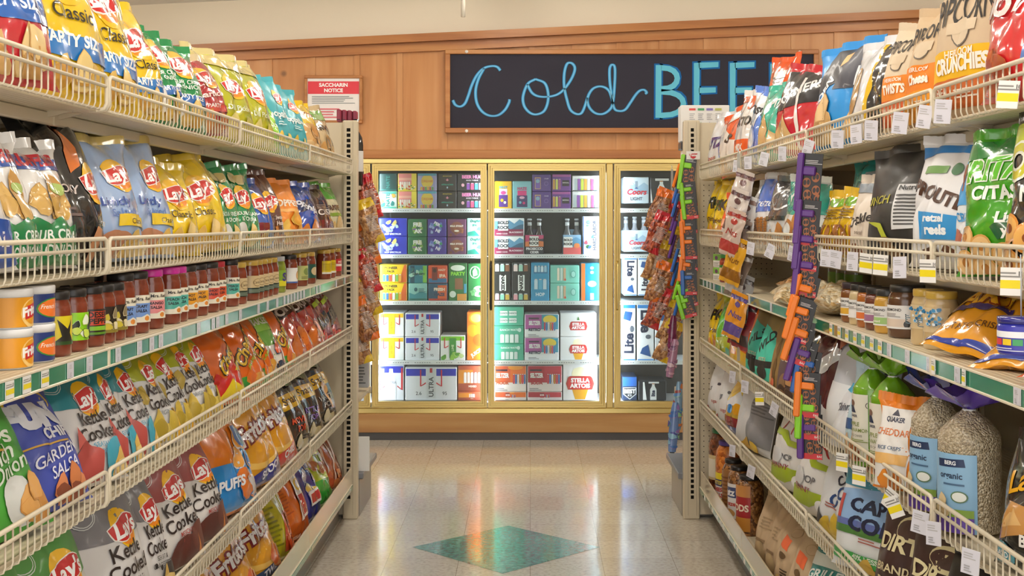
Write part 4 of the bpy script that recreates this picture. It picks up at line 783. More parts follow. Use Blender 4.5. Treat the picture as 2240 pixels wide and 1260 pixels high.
st('frr', '#dd9b26', 'golden corn chip bag with red bottom', FRI('#c42a26', 'CHILI'))
st('frt', '#d99a2a', 'golden corn chip bag with chip window', FRI('#34507a', 'TWISTS') + CH(.1, .2, .3, .4, 4, ['#d8602f', '#e09a5a'], .1))
def SMA(c, txt): return P('#e3b621', (-.3, .5), (.3, .56), (.3, .74), (-.24, .7)) + T('Smart', 0, .63, .14, '#1d1a18', .02, .1, .1) + T(txt, .02, .36, .1, c, .03) + T('POP', .04, .26, .1, c, .03) + CH(-.1, .08, .2, .16, 3, ['#d9cfae', '#c9b98a'], .07) + CH(.0, .85, .2, .92, 2, ['#7a6a58', '#5f7a52'], .07)
st('sma', '#29262a', 'black popcorn bag with red lettering', SMA('#c8482c', 'MOVIE'), name='popcorn_bag', cat='popcorn bag')
st('smb', '#2b282e', 'black popcorn bag with purple lettering', SMA('#6f569c', 'KETTLE'), name='popcorn_bag', cat='popcorn bag')
st('smc', '#2f2c30', 'black popcorn bag with wooden spoon picture', SMA('#9a948c', 'WHITE') + El(.05, .5, .07, .1, '#c99a5e') + P('#c99a5e', (.03, .42), (.07, .42), (.14, .2), (.08, .2)), name='popcorn_bag', cat='popcorn bag')
st('yrd', '#b9b31c', 'yellow green bag with a red chip window', P('#c8491f', (.0, .1), (.4, .1), (.4, .6), (.05, .55)) + CH(.08, .15, .32, .5, 7, ['#d8552a', '#b83a1c', '#e0763c'], .08) + LINES(-.3, -.05, .2, .7, 9, '#7d7a12'))
st('orx', '#dd6a1a', 'orange snack bag with red boxed emblem', LINES(-.32, -.05, .35, .85, 12, '#b84c12') + P('#f1e9e2', (.05, .2), (.3, .24), (.3, .75), (.12, .78)) + P('#b3202a', (.09, .24), (.27, .27), (.27, .5), (.1, .5)) + El(.2, .62, .07, .08, '#f0c23a') + El(.2, .62, .04, .05, '#ffffff'))
st('bwh', '#3a3c96', 'blue violet snack bag with white emblem', CH(-.1, .3, .3, .85, 8, ['#d9d6e6', '#6d6ab8', '#e0c25a'], .1) + P('#f1eef0', (-.05, .2), (.25, .22), (.25, .4), (-.05, .38)) + P('#c02a34', (-.02, .23), (.22, .25), (.22, .37), (-.02, .35)))
st('gye', '#b9cf2a', 'yellow and green puff bag', B(0, .36, '#35a83a') + CH(-.2, .5, .25, .85, 6, ['#d8b48c', '#e6d43a', '#a8623c'], .09))
st('bcl', '#a8512c', 'reddish brown striped snack bag', sum([P('#d9b9a8', (x, 0), (x+.04, 0), (x+.12, 1), (x+.09, 1)) for x in (-.3, -.15, 0, .15, .28)], []) + CH(-.2, .1, .2, .4, 4, ['#c8552c', '#e08a4a'], .1))
# right side
st('utz', '#e6e8ec', 'white ripple chip bag with blue swoosh', T('UTZ', -.06, .5, .24, '#3a2a7c', .06, .15) + P('#1f55b4', (.1, .12), (.26, .08), (.36, .6), (.24, .68), (.12, .4)) + T('Ripples', -.14, .26, .11, '#c04a3c', .02, .3) + CH(.15, .06, .3, .2, 3, ['#e0b24a'], .1))
st('oss', '#ea5a1c', 'orange and white popped corn bag', P('#efe9e2', (-.4, 0), (.4, 0), (.4, .3), (.1, .45), (-.2, .9), (-.4, .8)) + T('SS', .02, .5, .2, '#22201f', .05, .2, -.7) + B(.8, .95, '#f0e9e2', 0, -.1, .25) + CH(-.3, .06, -.05, .3, 4, ['#e2b04a', '#d89a34'], .1))
st('omx', '#ece8e4', 'white and orange snack mix bag', B(.14, .36, '#ea5a20') + T('ACTORS', 0, .6, .17, '#211f1f', .04) + T('MIX', -.05, .25, .12, '#f6f0ea', .05) + B(.88, 1, '#ea5a20') + El(0, .85, .1, .08, '#e9632a') + CH(-.2, .06, .2, .12, 4, ['#a88a5a', '#8a6a48'], .07))
st('bsw', '#5f86dc', 'white and blue swirl snack bag', P('#eef0f4', (-.4, 0), (.0, 0), (-.05, .4), (.1, .9), (-.4, 1)) + El(-.12, .35, .14, .18, '#8ea8e6') + El(-.12, .35, .1, .13, '#eef0f4') + T('CRISPS', -.1, .72, .14, '#23262e', .04, .1, -.2))
st('tlc', '#3fb59a', 'sea green bag with triangle chips', P('#d9b27a', (-.3, .1), (-.1, .65), (.05, .2)) + P('#e3c493', (.0, .05), (.25, .3), (.05, .4)) + T('PITA', .1, .75, .15, '#eef6f2', .04))
st('orw', '#ea5a1c', 'tall orange bag with nutrition panel', B(.3, .9, '#ece6e2', 0, -.12, .18) + LINES(-.1, .16, .36, .86, 14, '#8a8480'))
st('rcr', '#c4202f', 'red bag with black lettered corner chips', P('#22222a', (-.4, .4), (.4, .7), (.4, 1), (-.4, .95)) + T('CORNERS', 0, .72, .15, '#e9e9ea', .03, .1, .55) + P('#d9b57c', (-.3, .05), (-.05, .48), (.2, .1)) + P('#e9e2de', (.2, .1), (.24, .1), (.05, .9), (.02, .9)))
st('bcr', '#2490dc', 'large blue and black bag with corner chips', P('#23242c', (-.4, .55), (.05, .62), (.4, .95), (.4, 1), (-.1, 1)) + P('#3a3b48', (.0, .55), (.3, .52), (.4, .9), (.1, .95)) + P('#e6b877', (.02, .78), (.1, .82), (.12, .92), (.04, .9)) + T('CORN', -.18, .55, .13, '#e9edf2', .04, 0, .8) + B(.55, .75, '#eceef2', 0, .24, .33) + CH(-.3, .08, 0, .42, 5, ['#c9a066', '#dfbd86', '#b58a52'], .13) + P('#e6b877', (.1, .05), (.22, .3), (.28, .06)), fin='m')
st('wby', '#e6e6ea', 'white pita bag with black stripe edged yellow', B(0, 1, '#e2b81c', 0, -.02, .26) + B(0, 1, '#232226', 0, .02, .22) + El(-.22, .5, .1, .26, '#b58f5e') + El(-.23, .5, .07, .18, '#c9a876') + T('Stacy', -.22, .14, .13, '#2a2623', .02, .3, .4))
def PIP(c, c2, tx, k=1.0, bg='#d3bfa2'): return B(.26*k, .5*k, c) + B(0, .27*k, c2) + T('PIPCORN', 0, .8*k, .2, '#2f2b28', .01, 0, 0, .62) + El(.0, .62*k, .085, .07, '#6d6357') + El(0, .63*k, .08, .068, bg) + P(bg, (-.12, .62*k), (.12, .62*k), (.12, .71*k), (-.12, .71*k)) + T(tx, 0, .37*k, .12*k**.4, '#f6efe2', .05, 0, 0, .8) + T('HEIRLOOM', 0, .46*k, .05, '#f6efe2', .02) + T('REAL', -.16, .18*k, .06, '#f0e2d2', .02) + LINES(-.05, .15, .12*k, .2*k, 3, '#f0e2d2')
st('pip1', '#d9c6aa', 'kraft popcorn bag with orange band', PIP('#e88a2a', '#cf5f2c', 'TWISTS'), fin='k', name='popcorn_bag', cat='popcorn bag')
st('pip2', '#cdb28e', 'kraft popcorn bag with deep orange front', PIP('#e8831c', '#e89a26', 'Cheese') + CH(-.3, .05, .0, .2, 4, ['#e0a03a', '#d08a24'], .1), fin='k', name='popcorn_bag', cat='popcorn bag')
st('pip3', '#cdb596', 'tall kraft popcorn bag with golden yellow band', PIP('#eab511', '#c8672a', 'CRUNCHIES', .62) + T('BAKED', -.16, .05, .05, '#f0e2d2', .02), fin='k', name='popcorn_bag', cat='popcorn bag')
st('rpt', '#d0262a', 'red party size spicy snack bag', P('#4f8f2f', (-.3, .74), (.4, .8), (.4, .96), (-.2, .9)) + T('PARTY', .05, .86, .1, '#dfeec8', .03, .2) + P('#4f78c0', (.0, .2), (.25, .25), (.3, .72), (.08, .7)) + El(.12, .4, .1, .1, '#d8552a') + El(.18, .6, .05, .05, '#8aa83a') + CH(-.3, .05, -.1, .3, 4, ['#c85a2a', '#a8401f'], .1) + T('HOT', -.2, .55, .16, '#f3e6e2', .06, .2))
st('pik', '#eac61a', 'yellow shoestring bag with black lettering', T('PIK', 0, .62, .24, '#22201c', .06) + T('Original', 0, .36, .12, '#5a3a1c', .02, .3) + CH(-.2, .08, .2, .22, 6, ['#e0a04a', '#d88a5a'], .07))
st('oran', '#ee5a20', 'plain orange snack bag', B(.35, .5, '#f3a27a') + El(0, .68, .16, .14, '#f7cdb4'))
st('wpz', '#dcdcde', 'white pretzel bag with round pretzels', T('PRETZEL', 0, .72, .13, '#4a3a44', .03, 0, 1.2) + CH(-.25, .06, .25, .42, 10, ['#b5752f', '#c98a42', '#8f5a26'], .1), name='pretzel_bag', cat='pretzel bag')
st('bpz', '#dfe1e6', 'white and blue pretzel stick bag', B(.5, 1, '#2f62c4') + T('Pretzel', 0, .62, .15, '#e6ecf6', .02, .2) + sum([P('#b5752f', (x, .05), (x+.07, .05), (x+.07, .42), (x, .42)) for x in (-.3, -.2, -.1, 0, .1, .2)], []) + LINES(-.32, .32, .08, .42, 10, '#8f5a26'), name='pretzel_bag', cat='pretzel bag')
st('gpz', '#56565a', 'grey and clear pretzel bag', B(0, .4, '#c9cccf') + El(0, .7, .2, .16, '#d5d5d8') + El(0, .7, .17, .13, '#56565a') + CH(-.25, .06, .25, .3, 7, ['#b5752f', '#c98a42'], .08) + B(.4, .46, '#2a2a2e'), name='pretzel_bag', cat='pretzel bag')
def RING(x, y, r, c): return El(x, y, r, r*1.1, c) + El(x, y, r*.62, r*.7, '#e4e8e6')
st('tpz', '#e4e8e6', 'white pretzel bag with teal top', TOP(.55, '#23a08f', .05) + T('YO', -.1, .74, .17, '#e6f3ef', .03) + RING(-.12, .3, .13, '#a8682c') + RING(.12, .42, .15, '#b5752f') + RING(.15, .16, .12, '#a8682c') + RING(-.2, .1, .1, '#b5752f'), name='pretzel_bag', cat='pretzel bag')
st('tgr', '#3fa8a0', 'teal snack bag with grey back panel', B(.5, .9, '#9aa2a6', 0, 0, .4) + LINES(.02, .3, .55, .85, 8, '#6d7478') + T('SALT', -.2, .4, .13, '#e8f2f0', .03))
st('yst', '#dcb21c', 'small yellow pretzel stick bag', El(0, .88, .2, .08, '#7cb42a') + sum([P('#9a5f26', (x, .05), (x+.06, .05), (x+.06, .5), (x, .5)) for x in (-.25, -.15, -.05, .05, .15)], []) + LINES(-.25, .25, .6, .78, 4, '#7a5c10'), name='pretzel_bag', cat='pretzel bag')
st('crd', '#dccfc0', 'cream cracker bag with black script', T('Crackled', 0, .5, .16, '#2a2523', .02, .3, .25) + T('sea salt', 0, .34, .07, '#8a7a6c', .01) + El(-.1, .1, .12, .1, '#7a4a2c') + B(.85, 1, '#7c8590'), fin='m', name='cracker_bag', cat='snack bag')
st('crb', '#2b2a2a', 'large dark charcoal bag with nutrition panel', T('CRUNCH', -.22, .55, .11, '#a8a22a', .02) + P('#d8d9db', (.06, .28), (.36, .3), (.36, .66), (.06, .68)) + LINES(.08, .34, .32, .6, 9, '#4a4a4c') + T('Nutrition', .2, .64, .06, '#2a2a2c', .02) + P('#a9b02a', (-.2, .36), (-.05, .34), (.06, .1), (.02, .1), (-.08, .3)) + P('#7a5a38', (-.1, .22), (.02, .22), (.12, .02), (.04, .02)), fin='m')
def SPR(ex): return TOP(.86, '#2a7cc4', -.05) + P('#2a7cc4', (.26, .9), (.4, .9), (.4, .0), (.34, .0), (.33, .6)) + T('SPROUTED', .0, .56, .15, '#4a2c1e', .04, 0, -.3) + B(.74, .8, '#6f9a54', 0, -.2, .02) + El(.12, .77, .05, .05, '#4a7a54') + P('#2f8fcf', (-.16, .22), (.2, .22), (.22, .4), (-.16, .44)) + T('pretzel', .0, .38, .08, '#f0f4f8', .04) + T('reels', .04, .29, .1, '#f0f4f8', .05) + P('#5a3a26', (-.1, .06), (.05, .1), (.03, .17), (-.12, .14)) + P('#6a4630', (.08, .14), (.24, .06), (.27, .1), (.12, .19)) + ex
st('spr', '#e6e6e9', 'white sprouted pretzel bag with blue top', SPR([]), fin='m', name='pretzel_bag', cat='pretzel bag')
st('spr2', '#e3e6ea', 'white pretzel bag with blue picture panel', P('#3f93cf', (-.4, .45), (-.05, .5), (-.05, .95), (-.4, 1)) + P('#8a4a34', (-.32, .6), (-.26, .6), (-.26, .8), (-.32, .8)) + P('#8a4a34', (-.22, .6), (-.16, .6), (-.16, .8), (-.22, .8)) + T('CRUNCH', .02, .4, .09, '#3f93cf', .03) + P('#a8604a', (-.2, .22), (.05, .16), (.05, .26), (-.18, .32)) + P('#a8604a', (-.1, 0), (.15, 0), (.02, .12)), fin='m', name='pretzel_bag', cat='pretzel bag')
st('lim', '#3f9a1c', 'bright green ring snack bag', B(.84, 1, '#1f7a34') + T('RITAS', .0, .74, .22, '#e8ece0', .08, .1) + T('RITAS', .0, .74, .22, '#5ab81f', .035, .1) + T('CITAS', -.02, .57, .13, '#eef2ea', .04) + P('#1c5a34', (-.02, .33), (.1, .42), (.12, .3), (.04, .24)) + T('Limon', .14, .39, .1, '#f3f6ee', .04) + T('y sal', .14, .3, .09, '#f3f6ee', .04) + sum([El(x, y, .095, .085, '#d8a45c') + El(x, y, .08, .07, '#e8c084') + El(x+.01, y, .03, .03, '#b5742c') for x, y in ((-.26, .27), (-.1, .2), (.08, .14), (.26, .1), (-.24, .1), (-.08, .06), (.1, .03), (.26, .2))], []))
st('olv', '#2a2624', 'black ring snack bag with yellow letters', B(.82, 1, '#b9c43a') + T('OO', -.12, .7, .3, '#e9edd8', .1) + T('OO', -.12, .7, .3, '#c9c42a', .04) + T('NITAS', 0, .5, .13, '#eef0ea', .04) + sum([El(x, y, .1, .09, '#d88f3c') + El(x, y, .085, .075, '#e8b060') + El(x+.01, y, .035, .03, '#8a4a1c') for x, y in ((-.26, .3), (-.1, .24), (.08, .18), (.26, .12), (-.24, .1), (-.08, .06), (.1, .03))], []))
st('pop1', '#b8c42a', 'lime yellow and green snack bag', P('#5cb82a', (-.4, .3), (.4, .4), (.4, .9), (-.4, .8)) + P('#2fa8b4', (-.1, .85), (.2, .85), (.2, 1), (-.1, 1)) + B(.5, .66, '#c02a34', 0, .1, .24) + T('MIX', 0, .4, .13, '#eef4e6', .03, .1) + CH(-.2, .06, .2, .2, 4, ['#d8d03a', '#58b0a0'], .08))
st('orp', '#e06a1e', 'orange crinkled puff bag with yellow base', P('#eac020', (-.4, 0), (.4, 0), (.4, .18), (0, .3), (-.4, .22)) + P('#ef9a4a', (-.35, .2), (-.1, .6), (.0, .2)) + T('PUFFS', -.02, .42, .14, '#f3e6da', .03, .1, 1.1))
st('wis', '#8a7442', 'kraft bag with turquoise swirl label', P('#49bfa5', (-.3, .1), (.3, .1), (.34, .62), (-.2, .8)) + T('WILD', 0, .56, .16, '#2b2723', .03, .1, .6) + B(.3, .38, '#2b2a28', .05) + T('KETTLE', 0, .35, .06, '#d8cfae', .02) + El(0, .2, .12, .08, '#3a352f'), fin='k')
st('kfb', '#8c6e3e', 'plain brown kraft snack bag', P('#6e5228', (-.1, 0), (.02, 0), (.06, 1), (0, 1)) + CH(-.2, .15, .0, .3, 3, ['#c9a070', '#d8684a'], .08), fin='k')
st('coo', '#8d7048', 'kraft bag with wide brown lower panel', B(.0, .6, '#5f4a4a') + LINES(-.3, .3, .6, .63, 1, '#d8843a') + T('COOKIE', -.05, .48, .09, '#d8c9ae', .02) + CH(-.2, .06, .2, .34, 7, ['#8a6a48', '#b98a58', '#4a3428'], .1), fin='k')
st('flm', '#2d2726', 'black snack bag with yellow flame', P('#e0b82a', (-.2, .4), (.2, .4), (.26, .62), (.16, .55), (.14, .8), (.02, .62), (-.08, .78), (-.12, .55), (-.22, .66)) + T('STEAM', 0, .3, .12, '#e9cf7a', .03) + T('BLIND', 0, .19, .12, '#e9cf7a', .03) + T('BBQ', 0, .08, .12, '#e9cf7a', .03) + T('KETTLE', 0, .9, .1, '#c8a83a', .03))
st('pbw', '#5e2a30', 'maroon and white snack bag', P('#e3e4e8', (-.4, 0), (.4, 0), (.4, .16), (-.1, .35), (-.4, .3)) + P('#dfe1e6', (-.1, .6), (.2, .9), (.4, .85), (.1, .55)) + T('NOIZ', .0, .1, .12, '#3a3a44', .04))
st('gwh', '#b9bec6', 'large grey white snack bag turned sideways', B(0, .55, '#dfe2e6', 0, -.4, .1) + LINES(.12, .36, .2, .8, 14, '#70757e') + P('#a8502c', (-.4, .75), (-.2, .95), (-.4, 1)), fin='m')
st('gws', '#d9dbe0', 'white crumpled snack bag with grey script', T('Skinny', 0, .6, .16, '#5a5f6a', .02, .3, .2) + P('#3fa0c4', (-.1, .85), (.2, .8), (.2, 1), (-.1, 1)), fin='m')
st('wsm', '#dedee0', 'white popcorn bag with purple top', B(.86, 1, '#6a3f94') + T('JS', -.1, .45, .1, '#2a2a30', .02) + El(.1, .55, .04, .025, '#3a3a4a') + T('sugar', .05, .25, .08, '#b8564c', .01) + El(-.2, .1, .06, .06, '#b5482c') + P('#d6c07a', (-.1, 0), (.3, 0), (.3, .1), (-.1, .08)), fin='m', name='popcorn_bag', cat='popcorn bag')
st('mul', '#c9a63a', 'multicoloured cheese puff bag', B(.5, 1, '#d9b83a') + P('#dfe4ea', (-.3, .42), (.3, .5), (.1, .7)) + El(-.05, .4, .08, .07, '#2f7fc4') + El(.14, .42, .1, .09, '#e0a01f') + B(.14, .28, '#8a2a34') + B(0, .14, '#3a4a8a'))
st('gwy', '#cfd0d3', 'white bag with grey back and yellow chips', P('#8d8e93', (.0, .1), (.4, .1), (.4, .95), (.05, .95)) + LINES(.05, .36, .5, .9, 9, '#6a6b70') + CH(-.05, .02, .2, .12, 4, ['#d8a82a', '#e3bf4a'], .09), fin='m')
st('spk', '#e2e1e0', 'white popcorn bag with red K and lime bands', T('K', .08, .74, .3, '#b8242c', -.02, .1) + T('I', -.14, .72, .26, '#b8242c', -.02, .15) + LINES(-.2, .2, .88, .93, 2, '#6f7076') + P('#a3b82a', (-.4, .62), (-.1, .62), (.0, .52), (.26, .52), (.26, .58), (.04, .59), (-.06, .69), (-.4, .7)) + T('POP', .0, .38, .1, '#6a6a6e', .02) + El(-.18, .38, .13, .1, '#d2d3d6') + P('#9fb52a', (-.4, .12), (.0, .1), (.2, .2), (.2, .28), (-.4, .26)) + T('SKINNY', -.1, .27, .08, '#8a3a44', .02) + El(.18, .15, .07, .07, '#f3f3f4'), fin='m', name='popcorn_bag', cat='popcorn bag')
st('cap', '#d9dce0', 'white kettle chip bag with dark blue lettering', T('CAPE', .08, .72, .13, '#1d2438', .03, .1, 1.0) + T('COD', .1, .52, .17, '#27457a', .03, .1, 1.0) + LINES(-.1, .1, .34, .4, 2, '#a8645c') + P('#3a3b40', (-.4, .18), (-.2, .3), (-.1, .2), (-.3, .05)) + CH(-.2, .05, .25, .2, 5, ['#d8b83a', '#e8cf68'], .1), fin='m')
st('capb', '#dfe3e6', 'sky blue and white kettle chip bag with lighthouse', TOP(.78, '#3f93ac', .02) + P('#8fb4e0', (-.4, .38), (.4, .38), (.4, .7), (.1, .78), (-.4, .72)) + B(.4, .46, '#5f6fae') + B(.33, .4, '#4a7a3a') + B(.46, .68, '#c03a34', 0, -.31, -.25) + T('CAPE', .02, .6, .17, '#1e2744', .035) + T('COD', .04, .43, .19, '#1e2744', .035) + LINES(-.05, .15, .28, .33, 2, '#a8645c') + B(.12, .22, '#3aa64a', .05) + T('40% LESS', .0, .14, .06, '#eef6ee', .03) + CH(-.1, .02, .3, .1, 4, ['#d8b24a'], .08), fin='m')
st('brd', '#3d2724', 'dark brown kettle chip bag with cream lettering', El(.05, .74, .17, .12, '#ddd2a4') + El(.02, .73, .13, .09, '#4a302c') + T('DIRTY', 0, .58, .2, '#ddd2a4', .03) + T('BRAND', -.05, .36, .1, '#d2c49a', .02) + T('POTATO', .0, .24, .1, '#d2c49a', .02) + T('CHIPS', .05, .12, .1, '#d2c49a', .02), fin='m')
st('bcp', '#1d1a1b', 'black chip bag with small pale lettering', T('CRISPS', 0, .62, .13, '#d9d4c8', .02, .1, -.2) + LINES(-.1, .15, .75, .88, 4, '#7a756c') + T('CRUNCHY', 0, .4, .08, '#b8b2a4', .02), fin='m')
st('lbk', '#211d1b', 'black baked chip bag with golden script', T("Lay's", -.05, .72, .24, '#e6a91f', .02, .35, .4) + P('#c08a4a', (-.3, .2), (.05, .3), (.1, .5), (-.2, .52)) + P('#d9ae70', (-.25, .3), (.0, .36), (-.1, .48)) + T('BAKED', .18, .24, .12, '#eee9e2', .04) + El(-.22, .1, .16, .1, '#2a8ba0') + T('BAKED', -.22, .1, .06, '#eef4f4', .03) + B(.02, .12, '#a8262c', 0, .02, .4))
st('lnd', '#a9c6dc', 'light blue bag', [])
st('gbr', '#1f8f8c', 'teal bag of grilled bread crisps', P('#e6efe8', (-.4, .8), (.4, .9), (.4, 1), (-.4, 1)) + T('GRILLED', 0, .76, .15, '#eaf3ee', .03, .2, .25) + T('BREAD', 0, .58, .19, '#eaf3ee', .04, .2, .25) + El(.12, .28, .22, .16, '#e9dcc0') + CH(.0, .2, .25, .34, 5, ['#d8a03a', '#e8c878', '#c98a3a'], .09) + T('SALTED', -.2, .2, .12, '#eaf3ee', .03, .2, .5), fin='m')
st('kr1', '#c2a886', 'plain kraft cracker bag with window', El(0, .18, .16, .12, '#c9b086') + LINES(-.1, .2, .5, .7, 4, '#a08868') + B(.3, .34, '#8a7050', 0, -.15, .15), fin='k', name='cracker_bag', cat='snack bag')
st('kr2', '#c6ac8a', 'kraft cracker bag with orange flag', P('#e2683a', (-.12, .62), (.1, .58), (.08, .74), (-.14, .78)) + El(.05, .85, .12, .07, '#b09672') + El(.05, .85, .11, .06, '#c6ac8a') + El(0, .5, .08, .05, '#6e5434') + LINES(.0, .2, .22, .34, 3, '#4a3c2c') + CH(-.2, .04, .2, .16, 4, ['#d6b878', '#c9a060'], .1), fin='k', name='cracker_bag', cat='snack bag')
st('grd', '#2f7a2a', 'dark green snack bag', sum([P('#e6efe2', (x, .2), (x+.05, .2), (x+.1, .7), (x+.06, .7)) for x in (-.2, -.08, .04)], []), fin='m')
st('pgo', '#e09a1c', 'golden and blue party size crisp bag lying down', P('#1f3a9c', (-.4, .62), (.4, .75), (.4, 1), (-.4, 1)) + P('#1f3a9c', (-.4, 0), (.4, 0), (.4, .1), (-.4, .05)) + T('PARTY', -.05, .52, .26, '#8a3a14', .08, .2, .25) + T('PARTY', -.05, .52, .26, '#efb21f', .03, .2, .25) + P('#3a2a66', (-.4, .3), (.2, .4), (.2, .46), (-.4, .36)) + T('POTATO CRISPS', 0, .2, .075, '#5a3410', .01, 0, .2) + El(.18, .6, .1, .06, '#e9c25a') + T('SIZE', .1, .84, .12, '#d9dcec', .03))
# ------------------------------------------------------------------ product builders
NU, NV = 20, 28
def bag_grid(w, h, t, rr, wr=1.0, narrow=.1, bulge=.8):
    u = np.linspace(-1, 1, NU+1)[:, None]*np.ones((1, NV+1)); v = np.ones((NU+1, 1))*np.linspace(0, 1, NV+1)[None, :]
    g = np.clip(np.sin(np.pi*np.clip(v, 0, 1)**bulge), 0, 1)**.62
    T_ = t/2*(1-np.abs(u)**2.6)**.72*g
    x = u*w/2*(1-narrow*g) + .004*np.sin(v*9+rr.random()*6)*u
    z = v*h - .012*h*np.cos(u*3.0)*(v**3)*rr.uniform(-1, 1.5)
    z = z + h*rr.uniform(-.03, .03)*u*v**3
    n = .011*np.exp(-(1-v)/.09)*np.sin(u*rr.uniform(6, 10)+rr.random()*6) + .004*np.exp(-v/.08)*np.sin(u*rr.uniform(5, 8)+rr.random()*6)
    n = n + rr.uniform(-.035, .012)*np.clip(v-.62, 0, 1)**2*h/.3*3
    f = np.zeros_like(u)
    for _ in range(5):
        a, b_ = rr.uniform(-.7, .7), rr.uniform(.15, .85); f += rr.uniform(-.007, .008)*wr*np.exp(-(((u-a)/.35)**2+((v-b_)/.2)**2))
    for _ in range(7):
        an = rr.uniform(-1.2, 1.2); d = (u-rr.uniform(-.6, .6))*math.cos(an) + (v-rr.uniform(.3, .95))*2*math.sin(an)
        f -= rr.uniform(.002, .0065)*wr*np.exp(-(d/rr.uniform(.07, .13))**2)
    edge = np.clip((1-np.abs(u))*4, 0, 1)
    F = np.stack([x, -(T_ + n + f*g*edge), z], 2); K = np.stack([x, T_*.8 - n, z], 2)
    return F, K
BAGN = [0]
def bag_mesh(w, h, t, key, seed, wr=1.0, narrow=.1):
    base, fin, desc, lay, name, cat, top = ST_[key]
    rr = random.Random(seed); F, K = bag_grid(w, h, t, rr, wr, narrow)
    mb = MB(); m = M(base, fin)
    mb.grid(F, m); mb.grid(K, m, flip=True)
    lay_art(mb, cut_art('bag' + key, lay, .72, NU, NV), .72, F, grid_normals(F), fin, .0015, .0003)
    s = MB(); tm = M(top, fin); hh = .02
    def strip(off, flip):
        L = []
        for i in range(NU+1):
            for q in (0, 1):
                pt = F[i, -1] if q < 2 else K[i, -1]
                for k_ in range(2 if i < NU else 1):
                    pp = pt if k_ == 0 else (F[i, -1]+F[i+1, -1])/2
                    L.append((i*2+k_, q, (pp[0], pp[1]+off+(.0016 if (i*2+k_) % 2 else -.0016)*(q+.3), pp[2]+q*hh-.001 + (q*.0015*((i*2+k_) % 2)))))
        n = 2*NU+1; G = np.zeros((n, 2, 3))
        for a, q, p in L: G[a, q] = p
        s.grid(G, tm, True, flip)
    strip(-.0006, False); strip(.0006, True)
    return mb, s
def make_bag(key, w, h, t, loc, rot, seed=None, wr=1.0, narrow=.1):
    BAGN[0] += 1; seed = seed or BAGN[0]*7+3
    mb, s = bag_mesh(w, h, t, key, seed, wr, narrow); name = ST_[key][4]
    o = mb.build(name, None, loc, rot); s.build('top_seal', o)
    return o
def Yat(side, px): return (.88*FPX/(VX-px) if side == 'L' else .845*FPX/(px-VX)) if abs(px) > 20 else px
LEAN = {'L': [15, 14, 0, 28, 20, 20], 'R': [8, 7, 0, 12, 12, 14]}
def row(side, lv, items, yaw=13):
    """items: (style, near edge, far edge, top, options); edges are picture columns at the front of the shelf or metres, top a picture row or metres"""
    d = -1 if side == 'L' else 1; X = XL if side == 'L' else XR
    for n, it in enumerate(items):
        key, a, b_, top = it[:4]; op = it[4] if len(it) > 4 else {}
        ya, yb = sorted((Yat(side, a), Yat(side, b_))); yc = (ya+yb)/2; gap = yb-ya
        lean = R(op.get('lean', LEAN[side][lv])); yw = R(op.get('yaw', yaw)); roll = R(op.get('roll', ((n*37) % 7-3)*.8))
        zb = floor_z(side, lv)+.003
        h = top if top < 2 else (wz(top, yc)-zb)/math.cos(lean)
        h = max(.12, h-.008); w = op.get('w', min(gap*1.16+.008, .36)/math.cos(yw)); t = op.get('t', min(.115, .075+.12*min(gap, .3), gap*.75))
        dx = op.get('dx', t*.5+.012)
        o = make_bag(key, w, h, t, (X+d*dx, yc, zb+.01*math.sin(lean)), (-lean, roll, (R(90)-yw) if side == 'L' else (R(-90)+yw)), None, op.get('wr', 1.0), op.get('nar', .1))
        reg(o, ST_[key][2], PLACE[side][lv], ST_[key][5], ('snack bags ' + PLACE[side][lv]), yc)
row('L', 0, [('pred', 1.86, 2.12, .385), ('pred', 2.12, 2.4, .385), ('pyel', 2.4, 2.7, .40), ('pyel', 2.7, 2.93, .385), ('pyel', 2.93, 3.13, 8), ('pgrn', 3.13, 3.28, 62), ('pgrn', 3.28, 3.52, 92), ('pbbq', 3.52, 3.77, 125),
              ('dill', 3.79, 4.15, 117), ('dill', 4.17, 4.45, 132), ('limeb', 4.45, 4.57, 225), ('teal', 4.6, 4.83, 172), ('teal', 4.85, 5.13, 192), ('ygold', 5.15, 5.5, 222), ('tansk', 5.5, 5.85, 236)])
row('L', 1, [('ruff', 1.95, 2.2, .31), ('rufg', 2.2, 2.33, 300), ('rufg', 2.33, 2.52, 310), ('blk', 2.5, 2.66, .315, {'w': .27}), ('lblu', 2.67, 2.95, 302), ('lblu', 2.95, 3.2, 302), ('yel', 3.2, 3.45, 355), ('yel', 3.45, 3.76, 345),
              ('grn', 3.78, 3.97, 362), ('grn', 3.97, 4.22, 367), ('blu', 4.22, 4.44, 392), ('brn', 4.44, 4.65, 378), ('ora', 4.65, 5.05, 396), ('blp', 5.05, 5.46, 402), ('dbr', 5.46, 5.8, 410), ('sand', 5.85, 6.1, 404)])
row('L', 3, [('redc', 1.9, 2.13, .25), ('sung', 2.13, 2.38, .28), ('sunb', 2.38, 2.6, .285), ('ksv', 2.62, 2.83, .31), ('ksv', 2.83, 2.96, .31), ('ksv', 2.96, 3.1, .31), ('klm', 3.1, 3.29, .31), ('klm', 3.29, 3.42, .31), ('klm', 3.42, 3.6, .31), ('klm', 3.6, 3.74, .31),
              ('chf', 3.8, 4.05, .31), ('chg', 4.05, 4.33, .31), ('chg', 4.33, 4.5, .31), ('lgw', 4.5, 4.72, .31), ('chg', 4.74, 4.93, .31), ('dor', 4.97, 5.3, .31), ('dor', 5.3, 5.62, .31), ('dor2', 5.62, 5.88, .31), ('dor2', 5.88, 6.12, .31)])
